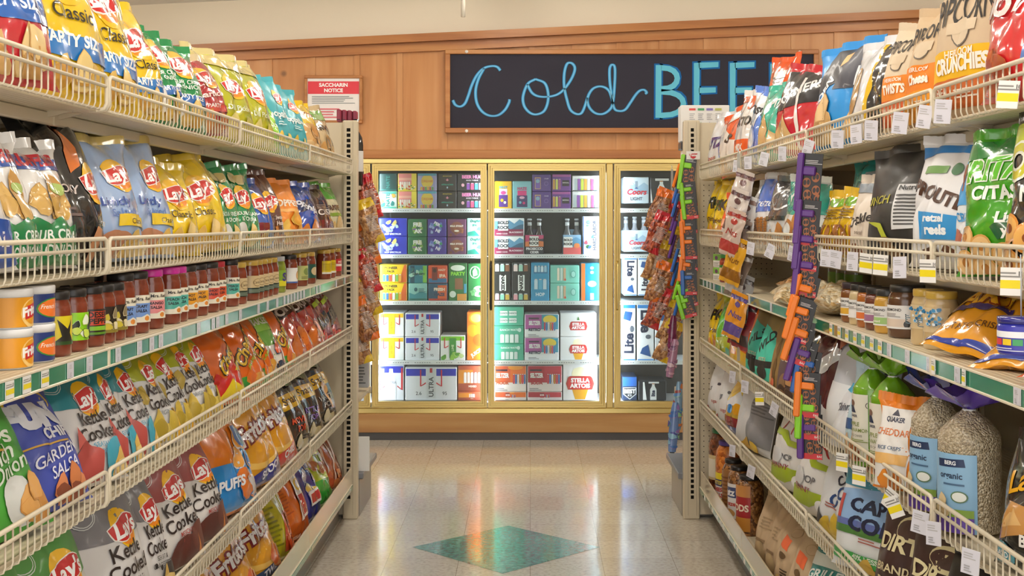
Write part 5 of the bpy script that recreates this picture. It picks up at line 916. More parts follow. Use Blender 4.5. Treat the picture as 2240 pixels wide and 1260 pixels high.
row('L', 4, [('kgn', 2.2, 2.42, .34), ('kgn', 2.45, 2.7, .34), ('kgy', 2.78, 3.05, .35), ('kgy', 3.05, 3.22, .34), ('kmq', 3.24, 3.5, .35), ('kmq', 3.5, 3.76, .345), ('obl', 3.82, 4.2, .36), ('frs', 4.25, 4.58, .33), ('frr', 4.58, 4.88, .32), ('sma', 4.92, 5.2, .33), ('smb', 5.22, 5.52, .32), ('smc', 5.55, 5.95, .32)])
row('L', 5, [('frt', 3.5, 3.85, .31), ('frt', 3.9, 4.22, .31), ('frt', 4.25, 4.58, .31), ('yrd', 4.6, 4.84, .31), ('orx', 4.86, 5.2, .33), ('bwh', 5.22, 5.46, .32), ('gye', 5.48, 5.76, .32), ('bcl', 5.78, 6.08, .28)])
row('R', 0, [('utz', 5.72, 6.1, 245), ('oss', 5.36, 5.68, 235, {'roll': -12}), ('omx', 5.05, 5.32, 200), ('bsw', 4.78, 5.0, 195), ('orw', 5.16, 5.4, .46, {'dx': .17, 'w': .28, 'roll': 3}), ('tlc', 4.5, 4.76, 185), ('rcr', 4.12, 4.48, 150, {'roll': 8}), ('bcr', 3.42, 3.86, 100), ('wby', 3.12, 3.38, 86), ('pip1', 2.92, 3.1, 55), ('pip1', 2.86, 2.96, 15, {'dx': .16, 'w': .2}), ('pip2', 2.72, 2.9, 20), ('pip3', 2.42, 2.7, .42), ('rpt', 2.06, 2.4, .31)])
row('R', 1, [('pik', 5.95, 6.15, 393), ('pik', 5.68, 5.92, 400), ('oran', 5.45, 5.66, 425), ('wpz', 4.84, 5.0, 402), ('bpz', 4.6, 4.82, 385), ('gpz', 4.3, 4.58, 388), ('tpz', 4.02, 4.28, 392), ('tgr', 3.62, 3.8, 350, {'dx': .15}), ('yst', 3.56, 3.72, 425), ('yst', 3.4, 3.55, 420), ('crd', 3.24, 3.4, 395),
              ('crb', 2.86, 3.24, 325), ('spr', 2.58, 2.84, 305), ('spr2', 2.46, 2.57, 300), ('lim', 2.26, 2.46, 285, {'w': .26, 'yaw': 24}), ('olv', 2.05, 2.25, .3, {'w': .25, 'yaw': 22})])
row('R', 3, [('pik', 5.9, 6.14, .29), ('pop1', 5.56, 5.86, .29), ('orp', 5.1, 5.5, .31), ('wis', 4.82, 5.06, .31), ('wis', 4.6, 4.82, .31), ('kfb', 4.42, 4.58, .31), ('coo', 4.16, 4.42, .32), ('flm', 3.98, 4.16, .32), ('pbw', 3.82, 3.98, .28), ('gwh', 3.36, 3.66, .31), ('gws', 3.42, 3.56, .2, {'dx': .03, 't': .05}), ('lbk', 2.18, 2.34, .235, {'yaw': 16, 'dx': .06, 't': .06, 'w': .2})])
row('R', 4, [('wsm', 5.86, 6.12, .28), ('wsm', 5.56, 5.84, .28), ('mul', 5.36, 5.54, .28), ('gwy', 4.92, 5.34, .3), ('spk', 4.14, 4.5, .3, {'nar': .05}), ('spk', 3.8, 4.1, .3, {'nar': .05}), ('cap', 3.52, 3.78, .28), ('capb', 3.1, 3.5, .29, {'yaw': 22}), ('brd', 2.9, 3.08, .27, {'yaw': 25, 'w': .26}), ('brd', 2.66, 2.86, .26, {'yaw': 25, 'w': .27}), ('bcp', 2.4, 2.62, .24, {'yaw': 25})])
row('R', 5, [('kr1', 4.66, 4.86, .25), ('kr1', 4.5, 4.66, .26), ('kr2', 4.28, 4.48, .25), ('kr2', 4.06, 4.26, .25), ('gbr', 3.72, 4.02, .26), ('grd', 3.5, 3.7, .22)])

row('L', 1, [('brn', 2.12, 2.4, .32, {'dx': .22})]); row('L', 3, [('brn', 2.42, 2.62, .29, {'dx': .2})])
row('R', 0, [('pip1', 2.2, 2.42, .4, {'dx': .24}), ('pbbq', 1.96, 2.18, .42, {'dx': .24})]); row('R', 1, [('redc', 2.78, 2.98, .32, {'dx': .22}), ('dbr', 2.38, 2.62, .31, {'dx': .24})])
# ---- jars, tubs
def revolve_patch(r, z0, z1, a0, a1, n=14, m=2):
    a = np.linspace(a0, a1, n+1); z = np.linspace(z0, z1, m+1)
    return np.array([[(r*math.cos(t), r*math.sin(t), zz) for zz in z] for t in a])
def lighten(h, f): return '#' + ''.join('%02x' % min(255, int(int(h[i:i+2], 16)*f)) for i in (1, 3, 5))
JARM = {}
def jar(X, Y, z, r, h, fill, lid, lab, key, desc, place, group, face, name='salsa_jar', cat='jar', lidh=.016, la=(.18, .62), order=0, neck=.86, lidc=None):
    body = [(.001, 0), (r*.93, .0), (r, .006), (r, h*.7), (r*.97, h*.76), (r*neck*.98, h*.86), (r*neck, h-lidh-.001), (.001, h-lidh)]
    o = MB().lathe(body, M(fill, 'g'), 22).build(name, None, (X, Y, z), (0, 0, face))
    rl = r*neck*1.04
    L = MB().lathe([(.001, h-lidh-.001), (rl*.98, h-lidh-.001), (rl, h-lidh+.002), (rl, h-.003), (rl*.95, h), (.001, h)], M(lid, 'g' if lid in ('#c9a648', '#b8bcc2', '#c8c2a0') else 'p'), 22).build('lid', o)
    if lab:
        c, lay = lab; A = (r*2.2)/(h*(la[1]-la[0])); nn = 14
        G = revolve_patch(r+.0006, h*la[0], h*la[1], -math.pi/2-1.25, -math.pi/2+1.25, nn, 2)
        mb = MB().grid(G, M(c, 'p'))
        lay_art(mb, cut_art('jar'+key, lay, A, nn, 2, 0, 1), A, G, grid_normals(G), 'p', .0004, .0002)
        mb.build('label', o)
    return reg(o, desc, place, cat, group, Y)
JL = {
 'dy': ('#d8c41a', P('#23201a', (-.5, .05), (-.2, .3), (-.35, .9), (.0, .55), (.2, .9), (.1, .4), (.3, .05)) + B(0, 1, '#2d1a14', 0, .45, 2) + B(.1, .95, '#c8501f', 0, .5, .85) + B(0, .12, '#2c4a1c')),
 'dg': ('#8fd01f', CH(-.5, .2, .35, .8, 6, ['#22301a', '#e6ecd8', '#c9df5a'], .17) + B(0, 1, '#2d1a14', 0, .5, 2) + B(.15, .95, '#c8401f', 0, .55, .9)),
 'dr': ('#2d1a14', B(.4, .92, '#c8401f', 0, -.7, .7) + T('DESERT', 0, .78, .28, '#2d1a14', .04) + T('PEPPER', 0, .54, .28, '#2d1a14', .04) + B(.2, .36, '#7fb82a', 0, -.7, .7) + B(.05, .14, '#5a8a24', 0, -.7, .7)),
 'ds': ('#2d2118', CH(-.5, .2, .5, .8, 7, ['#c9b83a', '#8a7a58', '#e0d4b0'], .18) + B(0, .12, '#8a7a2a')),
 'gold': ('#cbb489', El(0, .62, .3, .22, '#8a7048') + El(0, .62, .27, .19, '#cbb489') + T('Cantina', 0, .62, .2, '#5a4428', .01, .3) + B(0, .32, '#27352a') + LINES(-.5, .4, .06, .26, 3, '#8fa08c')),
 'gy': ('#7da02c', B(0, .35, '#d8cf2a') + T('S', 0, .55, .7, '#3a2f7a', .04)),
 'wl': ('#e9e8e4', El(.2, .5, .22, .3, '#c98a3a') + El(.2, .5, .15, .2, '#e0b46a') + B(0, .1, '#3a5a9c')),
 'tg': ('#b9bd72', El(0, .6, .25, .25, '#7a8a4a') + LINES(-.4, .4, .1, .3, 3, '#6a7040')), 'dgn': ('#1f4f42', El(0, .5, .3, .3, '#c9b48a')), 'yl': ('#dfc41c', LINES(-.6, .6, .25, .85, 7, '#a88c14') + B(0, .14, '#e9e6da')), 'rl': ('#b8242a', B(.4, .6, '#e9d9cc') + T('HOT', 0, .75, .25, '#f0e2d8', .03))}
def REN(c, dot, t1, t2): return ('#e6dfcb', B(0, .7, c) + B(.86, .99, '#e6dfcb') + T('Mrs. Renfro', 0, .86, .17, '#2e241f', .02) + T(t1, -.2, .58, .15, '#2c2a33', .03) + T(t2, -.2, .42, .15, '#2c2a33', .03) + El(.75, .42, .3, .34, dot) + P('#e6dfcb', (-2, 0), (2, 0), (2, .16), (.2, .2), (0, .3), (-.2, .2), (-2, .16)) + El(0, .14, .1, .09, '#d98a3a'))
JL.update({'rb': REN('#6f93cf', '#e6dfcb', 'CRAFT', 'SALSA'), 'rp': REN('#e08a8c', '#c03a34', 'MANGO', 'SALSA'), 'rt': REN('#55b0a0', '#e0a04a', 'PEACH', 'SALSA'), 'ro': REN('#e09a24', '#d8482a', 'HOT', 'SALSA'), 'rr': REN('#d0503c', '#b02a2a', 'GHOST', 'SALSA'), 'rf': REN('#d8552a', '#b01f24', 'REAPER', 'SALSA')})
JD = {'dy': 'salsa jar with yellow palm label', 'dg': 'salsa jar with lime green label', 'dr': 'salsa jar with red lettered dark label', 'ds': 'salsa jar with dark skull-free patterned label', 'gold': 'gold lidded salsa jar with tan label', 'gy': 'jar with green and yellow label', 'wl': 'salsa jar with white label', 'tg': 'gold lidded salsa jar with small olive label', 'dgn': 'gold lidded salsa jar with dark green label', 'yl': 'gold lidded salsa jar with yellow label', 'rl': 'gold lidded salsa jar with red label',
      'rb': 'black lidded salsa jar with blue label', 'rp': 'magenta lidded salsa jar with pink label', 'rt': 'salsa jar with teal peach label', 'ro': 'black lidded salsa jar with orange label', 'rr': 'black lidded salsa jar with red label', 'rf': 'red lidded salsa jar with flame red label'}
JD['ds'] = 'salsa jar with dark patterned label'
zj = floor_z('L', 2)+.0005
jars = [('dy', 138), ('dg', 175), ('dr', 212), ('ds', 237), ('ds', 255), ('rb', 281), ('rb', 312), ('rp', 345), ('rt', 382), ('rt', 395), ('ro', 420), ('ro', 443), ('rr', 468), ('rf', 483), ('rt', 512), ('gold', 530), ('gold', 557), ('gold', 567), ('gold', 578), ('gold', 588), ('gold', 600), ('gy', 616), ('wl', 642), ('tg', 665), ('dgn', 683), ('yl', 717), ('yl', 727), ('rl', 740), ('rl', 752), ('rl', 760)]
prev = 0
for i, (k, px) in enumerate(jars):
    r = .033; Y = .90*FPX/(VX-px); Y = max(Y, prev+2*r+.0015)
    if Y > 6.11: break
    prev = Y; h = .125 if k[0] == 'd' and k != 'dgn' else .142 if k[0] == 'r' and k != 'rl' else .13
    lid = '#d02ba0' if k == 'rp' or (k == 'rt' and i < 10) else '#c02a3a' if k == 'rf' else '#c9a648' if k in ('gold', 'tg', 'dgn', 'yl', 'rl') else '#b8bcc2' if k == 'gy' else '#1d191a'
    fill = '#7c3520' if k != 'gy' else '#7c8a2c'
    jar(XL-.025-r, Y, zj, r, h, fill, lid, JL[k], k, JD[k], PLACE['L'][2], 'salsa jars on the left shelf', R(90-22), order=i)
    if 4 < i < 16 or i in (1, 2):
        jar(XL-.025-3*r-.004, Y+.004, zj, r, h, fill, lid, JL[k], k, JD[k], 'in the second row', 'salsa jars in the second row', R(90-22))
def tub(Y, z, col, lay, key, desc, place, dx=0):
    r, h = .043, .07
    o = MB().lathe([(.001, 0), (r*.97, 0), (r, .003), (r, h-.014), (.001, h-.013)], M('#c9ccd0', 'g'), 26).build('dip_can', None, (XL-.022-r-dx, Y, z), (0, 0, R(90-25)))
    MB().lathe([(.001, h-.014), (r*1.03, h-.014), (r*1.035, h-.002), (r*1.0, h), (.001, h)], M('#e9eaec', 'p'), 26).build('lid', o)
    A = r*2.5/(h-.02); G = revolve_patch(r+.0006, .003, h-.015, -math.pi/2-1.4, -math.pi/2+1.4, 16, 2); mb = MB().grid(G, M(col, 'p'))
    lay_art(mb, cut_art('tub'+key, lay, A, 16, 2, 0, 1), A, G, grid_normals(G), 'p', .0004, .0002); mb.build('label', o)
    reg(o, desc, place, 'dip can', 'stacked dip cans', Y)
FRT = El(.35, .45, .5, .5, '#f0c878') + El(.35, .5, .42, .42, '#e09a1f') + P('#c8242c', (.0, .25), (.75, .4), (.75, .85), (.05, .7)) + T('Fritos', .35, .55, .42, '#f3f0ee', .05, .2, .2)
FON = El(.35, .5, .75, .36, '#3f8a3a') + El(.36, .5, .7, .32, '#e8762a') + T('French Onion', .35, .55, .22, '#f6ece2', .01, .3)
for nm, Y, col, lay, dsc in (('a', 2.262, '#e39a1c', FRT, 'orange yellow dip can with red script emblem'), ('b', 2.366, '#1f3474', FON, 'dark blue dip can with orange oval')):
    tub(Y, zj, col, lay, nm, dsc, 'stack bottom, left jar shelf'); tub(Y, zj+.0705, col, lay, nm, dsc, 'stack top, left jar shelf')
# right jar shelf
zr = floor_z('R', 2)+.0005
MUS = lambda c, t: ('#e6e5e3', B(0, .42, c) + T('REDMOND', 0, .8, .16, '#3a3634', .02) + LINES(-.4, .4, .5, .68, 3, '#8a8684') + El(.6, .2, .12, .15, '#2e2a28') + B(0, .08, '#e6e5e3') + T(t, -.1, .22, .16, '#f3efe6', .03))
for i, (Y, c, lid, dsc, r, fill) in enumerate([(3.5, '#d8a83a', '#2a1c28', 'amber jar with yellow and maroon label', .034, '#7a4a22'), (3.41, '#e9e8e6', '#1b191a', 'jar with plain white label', .03, '#c9b48a'), (3.33, '#d8743c', '#1b191a', 'jar with orange label', .034, '#a8622c'), (3.25, '#9a6a8c', '#1b191a', 'jar with mauve label', .034, '#6a3a2c'), (3.16, '#9fc47a', '#2a2a2a', 'mustard jar with pale green label', .036, '#c99a3c'), (3.04, '#d9c8b8', '#1d1a19', 'wide jar with cream and brown label', .046, '#5a3a24')]):
    jar(XR+.03+r, Y, zr, r, .108 if r < .04 else .125, fill, lid, MUS(c, 'mustard' if i == 4 else ''), 'mus'+str(i), dsc + ' and dark lid', PLACE['R'][2], 'jars on the right shelf', R(-90+25), 'condiment_jar')
BAV = ('#d9c39a', CH(-.1, .3, .5, .95, 26, ['#3f8fc0', '#dfe6ea', '#2f78a8'], .07) + LINES(-.7, .0, .2, .6, 5, '#54707f'))
for i, Y in enumerate((2.855, 2.765)): jar(XR+.028+.04, Y, zr, .038, .125, '#c9b083', '#c9a648', BAV, 'bav', 'gold lidded mustard jar with blue lozenge label', PLACE['R'][2], 'mustard jars', R(-90+28), 'mustard_jar', la=(.3, .72))
for i, (Y, c, l, lay) in enumerate([(5.75, '#8a3424', '#2f8a3a', ('#3a7a34', El(0, .5, .3, .3, '#d8b48a'))), (5.6, '#d9a83a', '#26242a', ('#e0c060', B(0, .3, '#c8742c'))), (5.45, '#6a3a2c', '#26242a', ('#d9d2c4', El(0, .5, .3, .3, '#b83a2a')))]):
    jar(XR+.03+.034, Y, zr, .034, .125, c, l, lay, 'fr'+str(i), ['red jar with green lid', 'yellow relish jar with black lid', 'brown jar with white label'][i], PLACE['R'][2], 'small jars near the right post', R(-90+25), 'relish_jar')
for k, z in enumerate((0, .062)):
    plain = MB().box(-.045, .045, -.03, .03, 0, .06, M('#e9e7e2', 'p'), .002); A = 1.5
    G = np.array([[(-.044+.088*a, -.0302, .001+.058*b_) for b_ in (0, 1)] for a in (0, 1)], float)
    lay_art(plain, cut_art('mic', B(.5, 1, '#6fae3a') + El(-.2, .7, .25, .16, '#5a2a5c') + B(0, 1, '#e2622c', 0, .5, .9) + LINES(-.6, .4, .08, .4, 4, '#9a9690'), A, 1, 1, 0, 1), A, G, np.tile(np.array([0, -1., 0]), (2, 2, 1)), 'p', smooth=False)
    reg(plain.build('snack_carton', None, (XR+.075, 5.93, zr+z), (0, 0, R(-90+20))), 'small white green and orange carton', ('stack bottom', 'stack top')[k] + ', right jar shelf', 'carton', None, 5.9)
# barrels of pretzels on the lowest right shelf
zb_ = floor_z('R', 5)+.001
PRZ = speck('pretzels', [(.1, '#4a2416'), (.5, '#7a4024'), (.9, '#9a5c30')], 70, .3, .5); PUF = speck('cheese_curls', [(.1, '#a8541a'), (.5, '#c96a1f'), (.9, '#e08a3a')], 60, .3, .5); STK = speck('pretzel_sticks', [(.1, '#5a3418'), (.5, '#8a5a2c'), (.9, '#a8743c')], 90, .3, .5)
def barrel(Y, r, h, mat, lid, lab, key, desc):
    o = MB().lathe([(.001, 0), (r*.95, 0), (r, .01), (r, h*.72), (r*.94, h*.84), (r*.7, h*.93), (.001, h*.935)], mat, 24).build('pretzel_barrel', None, (XR+.02+r, Y, zb_), (0, 0, R(-90+25)))
    MB().lathe([(.001, h*.93), (r*.74, h*.93), (r*.76, h*.94), (r*.76, h*.99), (r*.7, h), (.001, h)], M(lid, 'p'), 24).build('lid', o)
    c, lay, a0, a1 = lab; A = r*2/(h*(a1-a0)); G = revolve_patch(r+.0008, h*a0, h*a1, -math.pi/2-1., -math.pi/2+1., 12, 2); mb = MB().grid(G, M(c, 'p'))
    lay_art(mb, cut_art('brl'+key, lay, A, 12, 2, 0, 1), A, G, grid_normals(G), 'p', .0004, .0003); mb.build('label', o)
    reg(o, desc, PLACE['R'][5], 'snack barrel', 'snack barrels on the bottom right shelf', Y)
barrel(6.02, .062, .3, PRZ, '#1f6a3c', ('#cdb98a', B(.1, .85, '#ded6c4', 0, -.25, .25), .22, .6), 'a', 'pretzel barrel with tan handle label and green lid')
barrel(5.8, .06, .28, PUF, '#4a3486', ('#e9e6e2', B(.5, 1, '#e6cf1a') + T('CHEESE', 0, .36, .2, '#c8302a', .04) + T('BALLS', 0, .15, .2, '#c8302a', .04) + B(.5, .75, '#2a2f6a') + T('INTER', 0, .62, .2, '#e6cf1a', .03), .08, .5), 'b', 'orange puff barrel with purple lid')
barrel(5.6, .048, .235, STK, '#1d1b1c', ('#9a6a3c', LINES(-.5, .5, .1, .9, 8, '#7a4a24'), .1, .8), 'c', 'stick pretzel barrel with black lid')
barrel(5.44, .05, .235, STK, '#1d1b1c', ('#e6e4e2', B(.6, .9, '#3a4a7a') + T('utz', 0, .74, .28, '#f0eeee', .04) + T('pretzel', 0, .42, .18, '#c03a2c', .03) + El(0, .15, .2, .12, '#c99a5a'), .08, .7), 'd', 'stick pretzel barrel with white label')
barrel(5.22, .056, .24, STK, '#1d1b1c', ('#a8242a', B(.0, .3, '#c98a3a') + B(.75, 1, '#c98a4a') + T('RODS', 0, .5, .2, '#f0dfc8', .04), .08, .85), 'e', 'pretzel rod barrel with dark red label')
# clear popcorn bags lying on the right jar shelf
POPC = speck('popcorn', [(.1, '#c9a468'), (.4, '#e3cda0'), (.9, '#efe3c6')], 75, .4, .7, .9); CARM = speck('caramel_corn', [(.1, '#8a5620'), (.5, '#b87a34'), (.9, '#d09a52')], 80, .3, .8, .9)
def lying(Y, dx, L, w, t, mat, yaw, desc, z=0, tail=True):
    rr = random.Random(int(Y*1000)); F, K = bag_grid(w, L, t, rr, 1.8, .06, 1.0)
    mb = MB().grid(F, mat).grid(K, mat, flip=True)
    o = mb.build('popcorn_bag', None, (XR+dx, Y, zr+t*.4+z), (R(-90), 0, yaw))
    MB().box(-w*.22, w*.22, -.0015, .0015, L-.004, L+.035, film('clear_film', '#f3efe8', .12), .001).build('top_seal', o)
    MB().box(-w*.25, w*.25, -t*.53, -t*.52, L*.3, L*.55, M('#e4e2de', 'p'), .0005).build('label', o) if 0 else None
    reg(o, desc, PLACE['R'][2], 'popcorn bag', 'clear popcorn bags lying on the right shelf', Y)
lying(4.55, .13, .34, .16, .085, CARM, R(175), 'clear bag of caramel coloured popcorn lying flat', .02)
lying(4.36, .08, .36, .17, .085, POPC, R(172), 'clear bag of pale popcorn lying flat')
lying(3.92, .09, .32, .19, .11, POPC, R(178), 'fat clear bag of pale popcorn lying flat')
for i, Y in enumerate((4.62, 4.5, 4.38)): jar(XR+.3, Y, zr, .045, .15, '#8a8258', '#1b191a', ('#7fae3a', B(0, .3, '#3a2a4a')), 'bk', 'dark lidded jar with green label', 'behind the popcorn on the right jar shelf', 'jars behind the popcorn', R(-90+25), 'condiment_jar')
def flat_bag(key, Y, dx, L, w, t, rot, z, desc):
    BAGN[0] += 1; mb, s = bag_mesh(w, L, t, key, BAGN[0]*5, 1.3); o = mb.build(ST_[key][4], None, (XR+dx, Y, zr+z), rot); s.build('top_seal', o)
    reg(o, desc, PLACE['R'][2], 'chip bag', 'golden crisp bags on the right jar shelf', Y)
flat_bag('pgo', 2.56, .035, .27, .22, .08, (R(-58), R(6), R(-62)), .012, 'golden and blue crisp bag leaning back beside the mustard jars')
flat_bag('pgo', 2.32, .06, .27, .22, .08, (R(-66), R(-6), R(-62)), .012, 'golden and blue crisp bag lying flat near the front')
flat_bag('oran', 2.1, .05, .2, .17, .06, (R(-70), 0, R(-60)), .01, 'small orange bag lying flat on the shelf')
# rice cake bags with tied tops
RICE = speck('rice_cake', [(.1, '#a89678'), (.5, '#c6b597'), (.9, '#ddd0b6')], 240, .6, .5, .8)
def ricebag(Y, h, r, mat, bow, lab, key, desc, dx=.012, yaw=25, filmc=None, seed=1):
    z = floor_z('R', 3)+.001; rr = random.Random(seed); n = 24; hb = h*.78
    def ringz(rad, zz, wob=0): return [((rad*(1+wob*math.sin(7*a+zz*40)))*math.cos(a), (rad*(1+wob*math.sin(7*a+zz*40)))*math.sin(a), zz) for a in [2*math.pi*i/n for i in range(n)]]
    prof = [(.4*r, 0, 0), (.96*r, .002, 0)]
    k = max(6, int(hb/.018))
    for i in range(k):
        prof += [(r, .006+hb*i/k, .004), (r*(.985 if mat is RICE else .995), .004+hb*(i+.92)/k, .004)]
    prof += [(r*.9, hb+.012, .03), (r*.55, hb+.035, .1), (r*.16, hb+.055, .12)]
    rings = [ringz(*p) for p in prof]; vs = [q for rg in rings for q in rg]
    fs = [(i*n+j, i*n+(j+1) % n, (i+1)*n+(j+1) % n, (i+1)*n+j) for i in range(len(rings)-1) for j in range(n)] + [tuple(range(n))[::-1], tuple(range((len(rings)-1)*n, len(rings)*n))]
    o = MB().add(vs, fs, mat, True).build('rice_cake_bag', None, (XR+dx+r, Y, z), (0, R(rr.uniform(-2, 2)), R(-90+yaw)))
    zt = hb+.055; m2 = 40
    rings = []
    for q, (rad, dz) in enumerate(((.16, 0), (.5, .016), (1.0, .032), (1.3, .05))):
        rings.append([(r*rad*(1+(.02+.13*q/3)*math.sin(11*a+q))*math.cos(a)*1.15, r*rad*(1+(.1*q/3)*math.sin(9*a))*math.sin(a)*.75, zt+dz*h/.3+(.012*q/3)*math.sin(6*a+1)) for a in [2*math.pi*i/m2 for i in range(m2)]])
    vs = [q for rg in rings for q in rg]; fs = [(i*m2+j, i*m2+(j+1) % m2, (i+1)*m2+(j+1) % m2, (i+1)*m2+j) for i in range(3) for j in range(m2)]
    inner = [(x*.97, y*.97, zz+.001) for x, y, zz in vs]
    MB().add(vs, fs, bow, True).add(inner, [f[::-1] for f in fs], bow, True).build('ruffled_top', o)
    MB().tube([(r*.19*math.cos(a), r*.19*math.sin(a), zt-.002) for a in np.linspace(0, 2*math.pi, 12)[:-1]] , .0025, M('#d8dadc', 'p'), 6, True).build('tie', o)
    c, lay, a0, a1, ww = lab; A = r*2*ww/(h*(a1-a0)); G = revolve_patch(r+.0018, h*a0, h*a1, -math.pi/2-ww, -math.pi/2+ww, 14, 4); mb = MB().grid(G, M(c, 'm'))
    lay_art(mb, cut_art('rice'+key, lay, A, 14, 4, 0, 1), A, G, grid_normals(G), 'm', .0006, .0003); mb.build('label', o)
    reg(o, desc, PLACE['R'][3], 'rice cake bag', 'rice cake bags on the fourth right shelf', Y)
GRNF = M('#6aa01a', 'f'); PURB = M('#4a2a9a', 'f'); BLUB = M('#1f3a8c', 'f')
QK = ('#e3dfd2', El(-.12, .86, .07, .05, '#7a5a4a') + P('#26344f', (-.22, .72), (-.02, .72), (-.08, .82), (-.17, .82)) + T('QUAKER', -.1, .67, .055, '#26344f', .02) + El(.24, .84, .09, .06, '#6a665f') + El(.24, .84, .075, .048, '#e3dfd2') + T('50', .24, .84, .05, '#4a463f', .01) + T('APPLE', -.06, .55, .085, '#7a8a3a', .01) + T('CINNAMON', 0, .46, .075, '#7a8a3a', .01) + T('RICE CAKES', -.02, .38, .045, '#6a665f', .01) + LINES(-.3, .3, .29, .34, 2, '#8a9a4a') + CH(-.3, .03, .1, .24, 10, ['#8a4a2a', '#b5683a', '#c98a58'], .06), .06, .74, .62)
ricebag(3.29, .25, .052, GRNF, GRNF, QK, 'q', 'lime green rice cake bag with ruffled top', seed=3)
ricebag(3.12, .25, .055, GRNF, GRNF, QK, 'q', 'lime green rice cake bag with ruffled top', seed=4)
LB = ('#8ab6d8', P('#1f3358', (-.2, .82), (.2, .84), (.18, .94), (-.2, .92)) + T('BERG', 0, .88, .07, '#eef2f6', .03) + T('organic', 0, .72, .11, '#2a3a54', .02) + LINES(-.1, .2, .6, .65, 1, '#4a6a8a') + El(.12, .46, .11, .075, '#5a7a5a') + El(.12, .46, .09, .06, '#e6eae4') + B(.2, .3, '#7fa03a') + B(.0, .2, '#5a3a9c') + CH(-.2, .22, -.05, .42, 5, ['#d8c49a', '#c9b083'], .08), .02, .66, .85)
ricebag(2.8, .245, .055, RICE, BLUB, LB, 'l', 'clear rice cake bag with blue label and blue ruffled top', seed=6)
ricebag(2.6, .245, .062, RICE, PURB, LB, 'l', 'clear rice cake bag with blue label and purple ruffled top', seed=7, yaw=35)
ricebag(2.36, .23, .058, RICE, BLUB, LB, 'l', 'clear rice cake bag half hidden by the black chip bag', seed=8, dx=.14)
st('rcb', '#b9d0dc', 'pale blue rice crisp bag', T('RICE', 0, .6, .14, '#3f86b4', .02) + B(.3, .42, '#3a5a8c', 0, -.2, .2) + CH(-.25, .06, .25, .26, 7, ['#d2ad88', '#e0c8a8'], .08), fin='m')
st('qch', '#e0801a', 'orange rice crisp bag with white front panel', B(.02, .93, '#e9e6e2', 0, -.33, .17) + P('#4a4a58', (-.14, .84), (-.02, .84), (-.07, .92)) + T('QUAKER', -.08, .79, .08, '#2c3550', .03) + T('CHEDDAR', -.08, .64, .11, '#d8763c', .01) + T('RICE CRISPS', -.08, .46, .06, '#3a5a7c', .01) + B(.28, .4, '#e8b870', 0, -.3, .15) + CH(-.22, .06, .1, .18, 4, ['#e08a2a', '#c9701c'], .09), fin='m')
row('R', 3, [('rcb', 3.355, 3.41, .24, {'w': .13, 't': .05}), ('qch', 2.9, 3.02, .21, {'w': .15, 'yaw': 38, 't': .07, 'dx': .03})])
# ------------------------------------------------------------------ price tags
TAGM = B(0, 1, '#d6d5df') + LINES(-.3, .25, .6, .9, 3, '#b5b3b6') + LINES(-.25, .1, .1, .4, 3, '#a3a1a4')
TAGY = B(0, 1, '#eceae6') + B(.25, .55, '#ead51c') + LINES(-.6, .5, .65, .9, 2, '#8a8884') + T('10', .35, .78, .22, '#3a3836', .02)
def tag_mesh(w, h, yellow):
    k = ('tag', w, h, yellow)
    if k not in JARM:
        mb = MB().box(-w/2, w/2, -.0012, 0, 0, h, M('#eceae6', 'p')); A = w/h
        G = np.array([[(-w/2+w*a, -.0013, h*b_) for b_ in (0, 1)] for a in (0, 1)], float)
        lay_art(mb, cut_art('tag%s%.2f' % (yellow, A), TAGY if yellow else TAGM, A, 1, 1, 0, 1), A, G, np.tile(np.array([0, -1., 0]), (2, 2, 1)), 'p', .0003, .0002, False)
        o = mb.build('price_tag'); JARM[k] = o.data; bpy.data.objects.remove(o)
    return JARM[k]
def tag(side, Y, z, w, h, yellow, rot, place, dx=.0045, group='price tags'):
    o = bpy.data.objects.new('price_tag', tag_mesh(w, h, yellow)); COL.objects.link(o)
    X = (XL+dx) if side == 'L' else (XR-dx)
    o.location = (X, Y, z); o.rotation_euler = (rot[0], rot[1], (R(90) if side == 'L' else R(-90)) + rot[2])
    reg(o, ('yellow striped' if yellow else 'white') + ' price tag', place, 'price tag', group, Y)
for px in (14, 52, 92):
    tag('L', .86*FPX/(VX-px), SH['L'][2][1]+.004, .034, .029, True, (0, 0, 0), 'in the green channel of the left jar shelf')
for px in (148, 190, 253, 300, 327, 347, 388, 430, 462, 472, 492, 522, 562, 582, 603, 619, 627, 634, 641, 648, 655, 662, 690, 697, 733, 752):
    tag('L', .86*FPX/(VX-px), SH['L'][2][1]+.004, .031, .029, False, (0, 0, 0), 'in the green channel of the left jar shelf')
for px, yl in ((1541, 0), (1549, 0), (1556, 0), (1564, 0), (1581, 0), (1642, 0), (1690, 0), (1822, 1), (1840, 1), (1857, 1), (1875, 1), (1893, 1), (1912, 1), (1930, 1), (1950, 0), (1990, 0), (2038, 0), (2100, 0), (2232, 0)):
    tag('R', .82*FPX/(px-VX), SH['R'][2][1]+.004, .031, .029, bool(yl), (0, 0, 0), 'in the green channel of the right jar shelf')
for px in (2050, 2117): tag('R', .82*FPX/(px-VX), SH['R'][2][1]+.003, .018, .031, True, (0, 0, 0), 'curled beside a white tag in the right channel', .007)
def hangtags(lv, L, dz=0):
    for i, (px, yl, tilt) in enumerate(L):
        zt = SH['R'][lv][1]+.004+dz
        tag('R', .82*FPX/(px-VX), zt-.01, .037, .047, bool(yl), (R(-4+(i*5) % 9), R(tilt), R(30+(i*7) % 20)), 'on the ' + ['top', 'second', 'third', 'fourth', 'fifth'][lv] + ' right wire fence', .0155, 'hanging price tags')
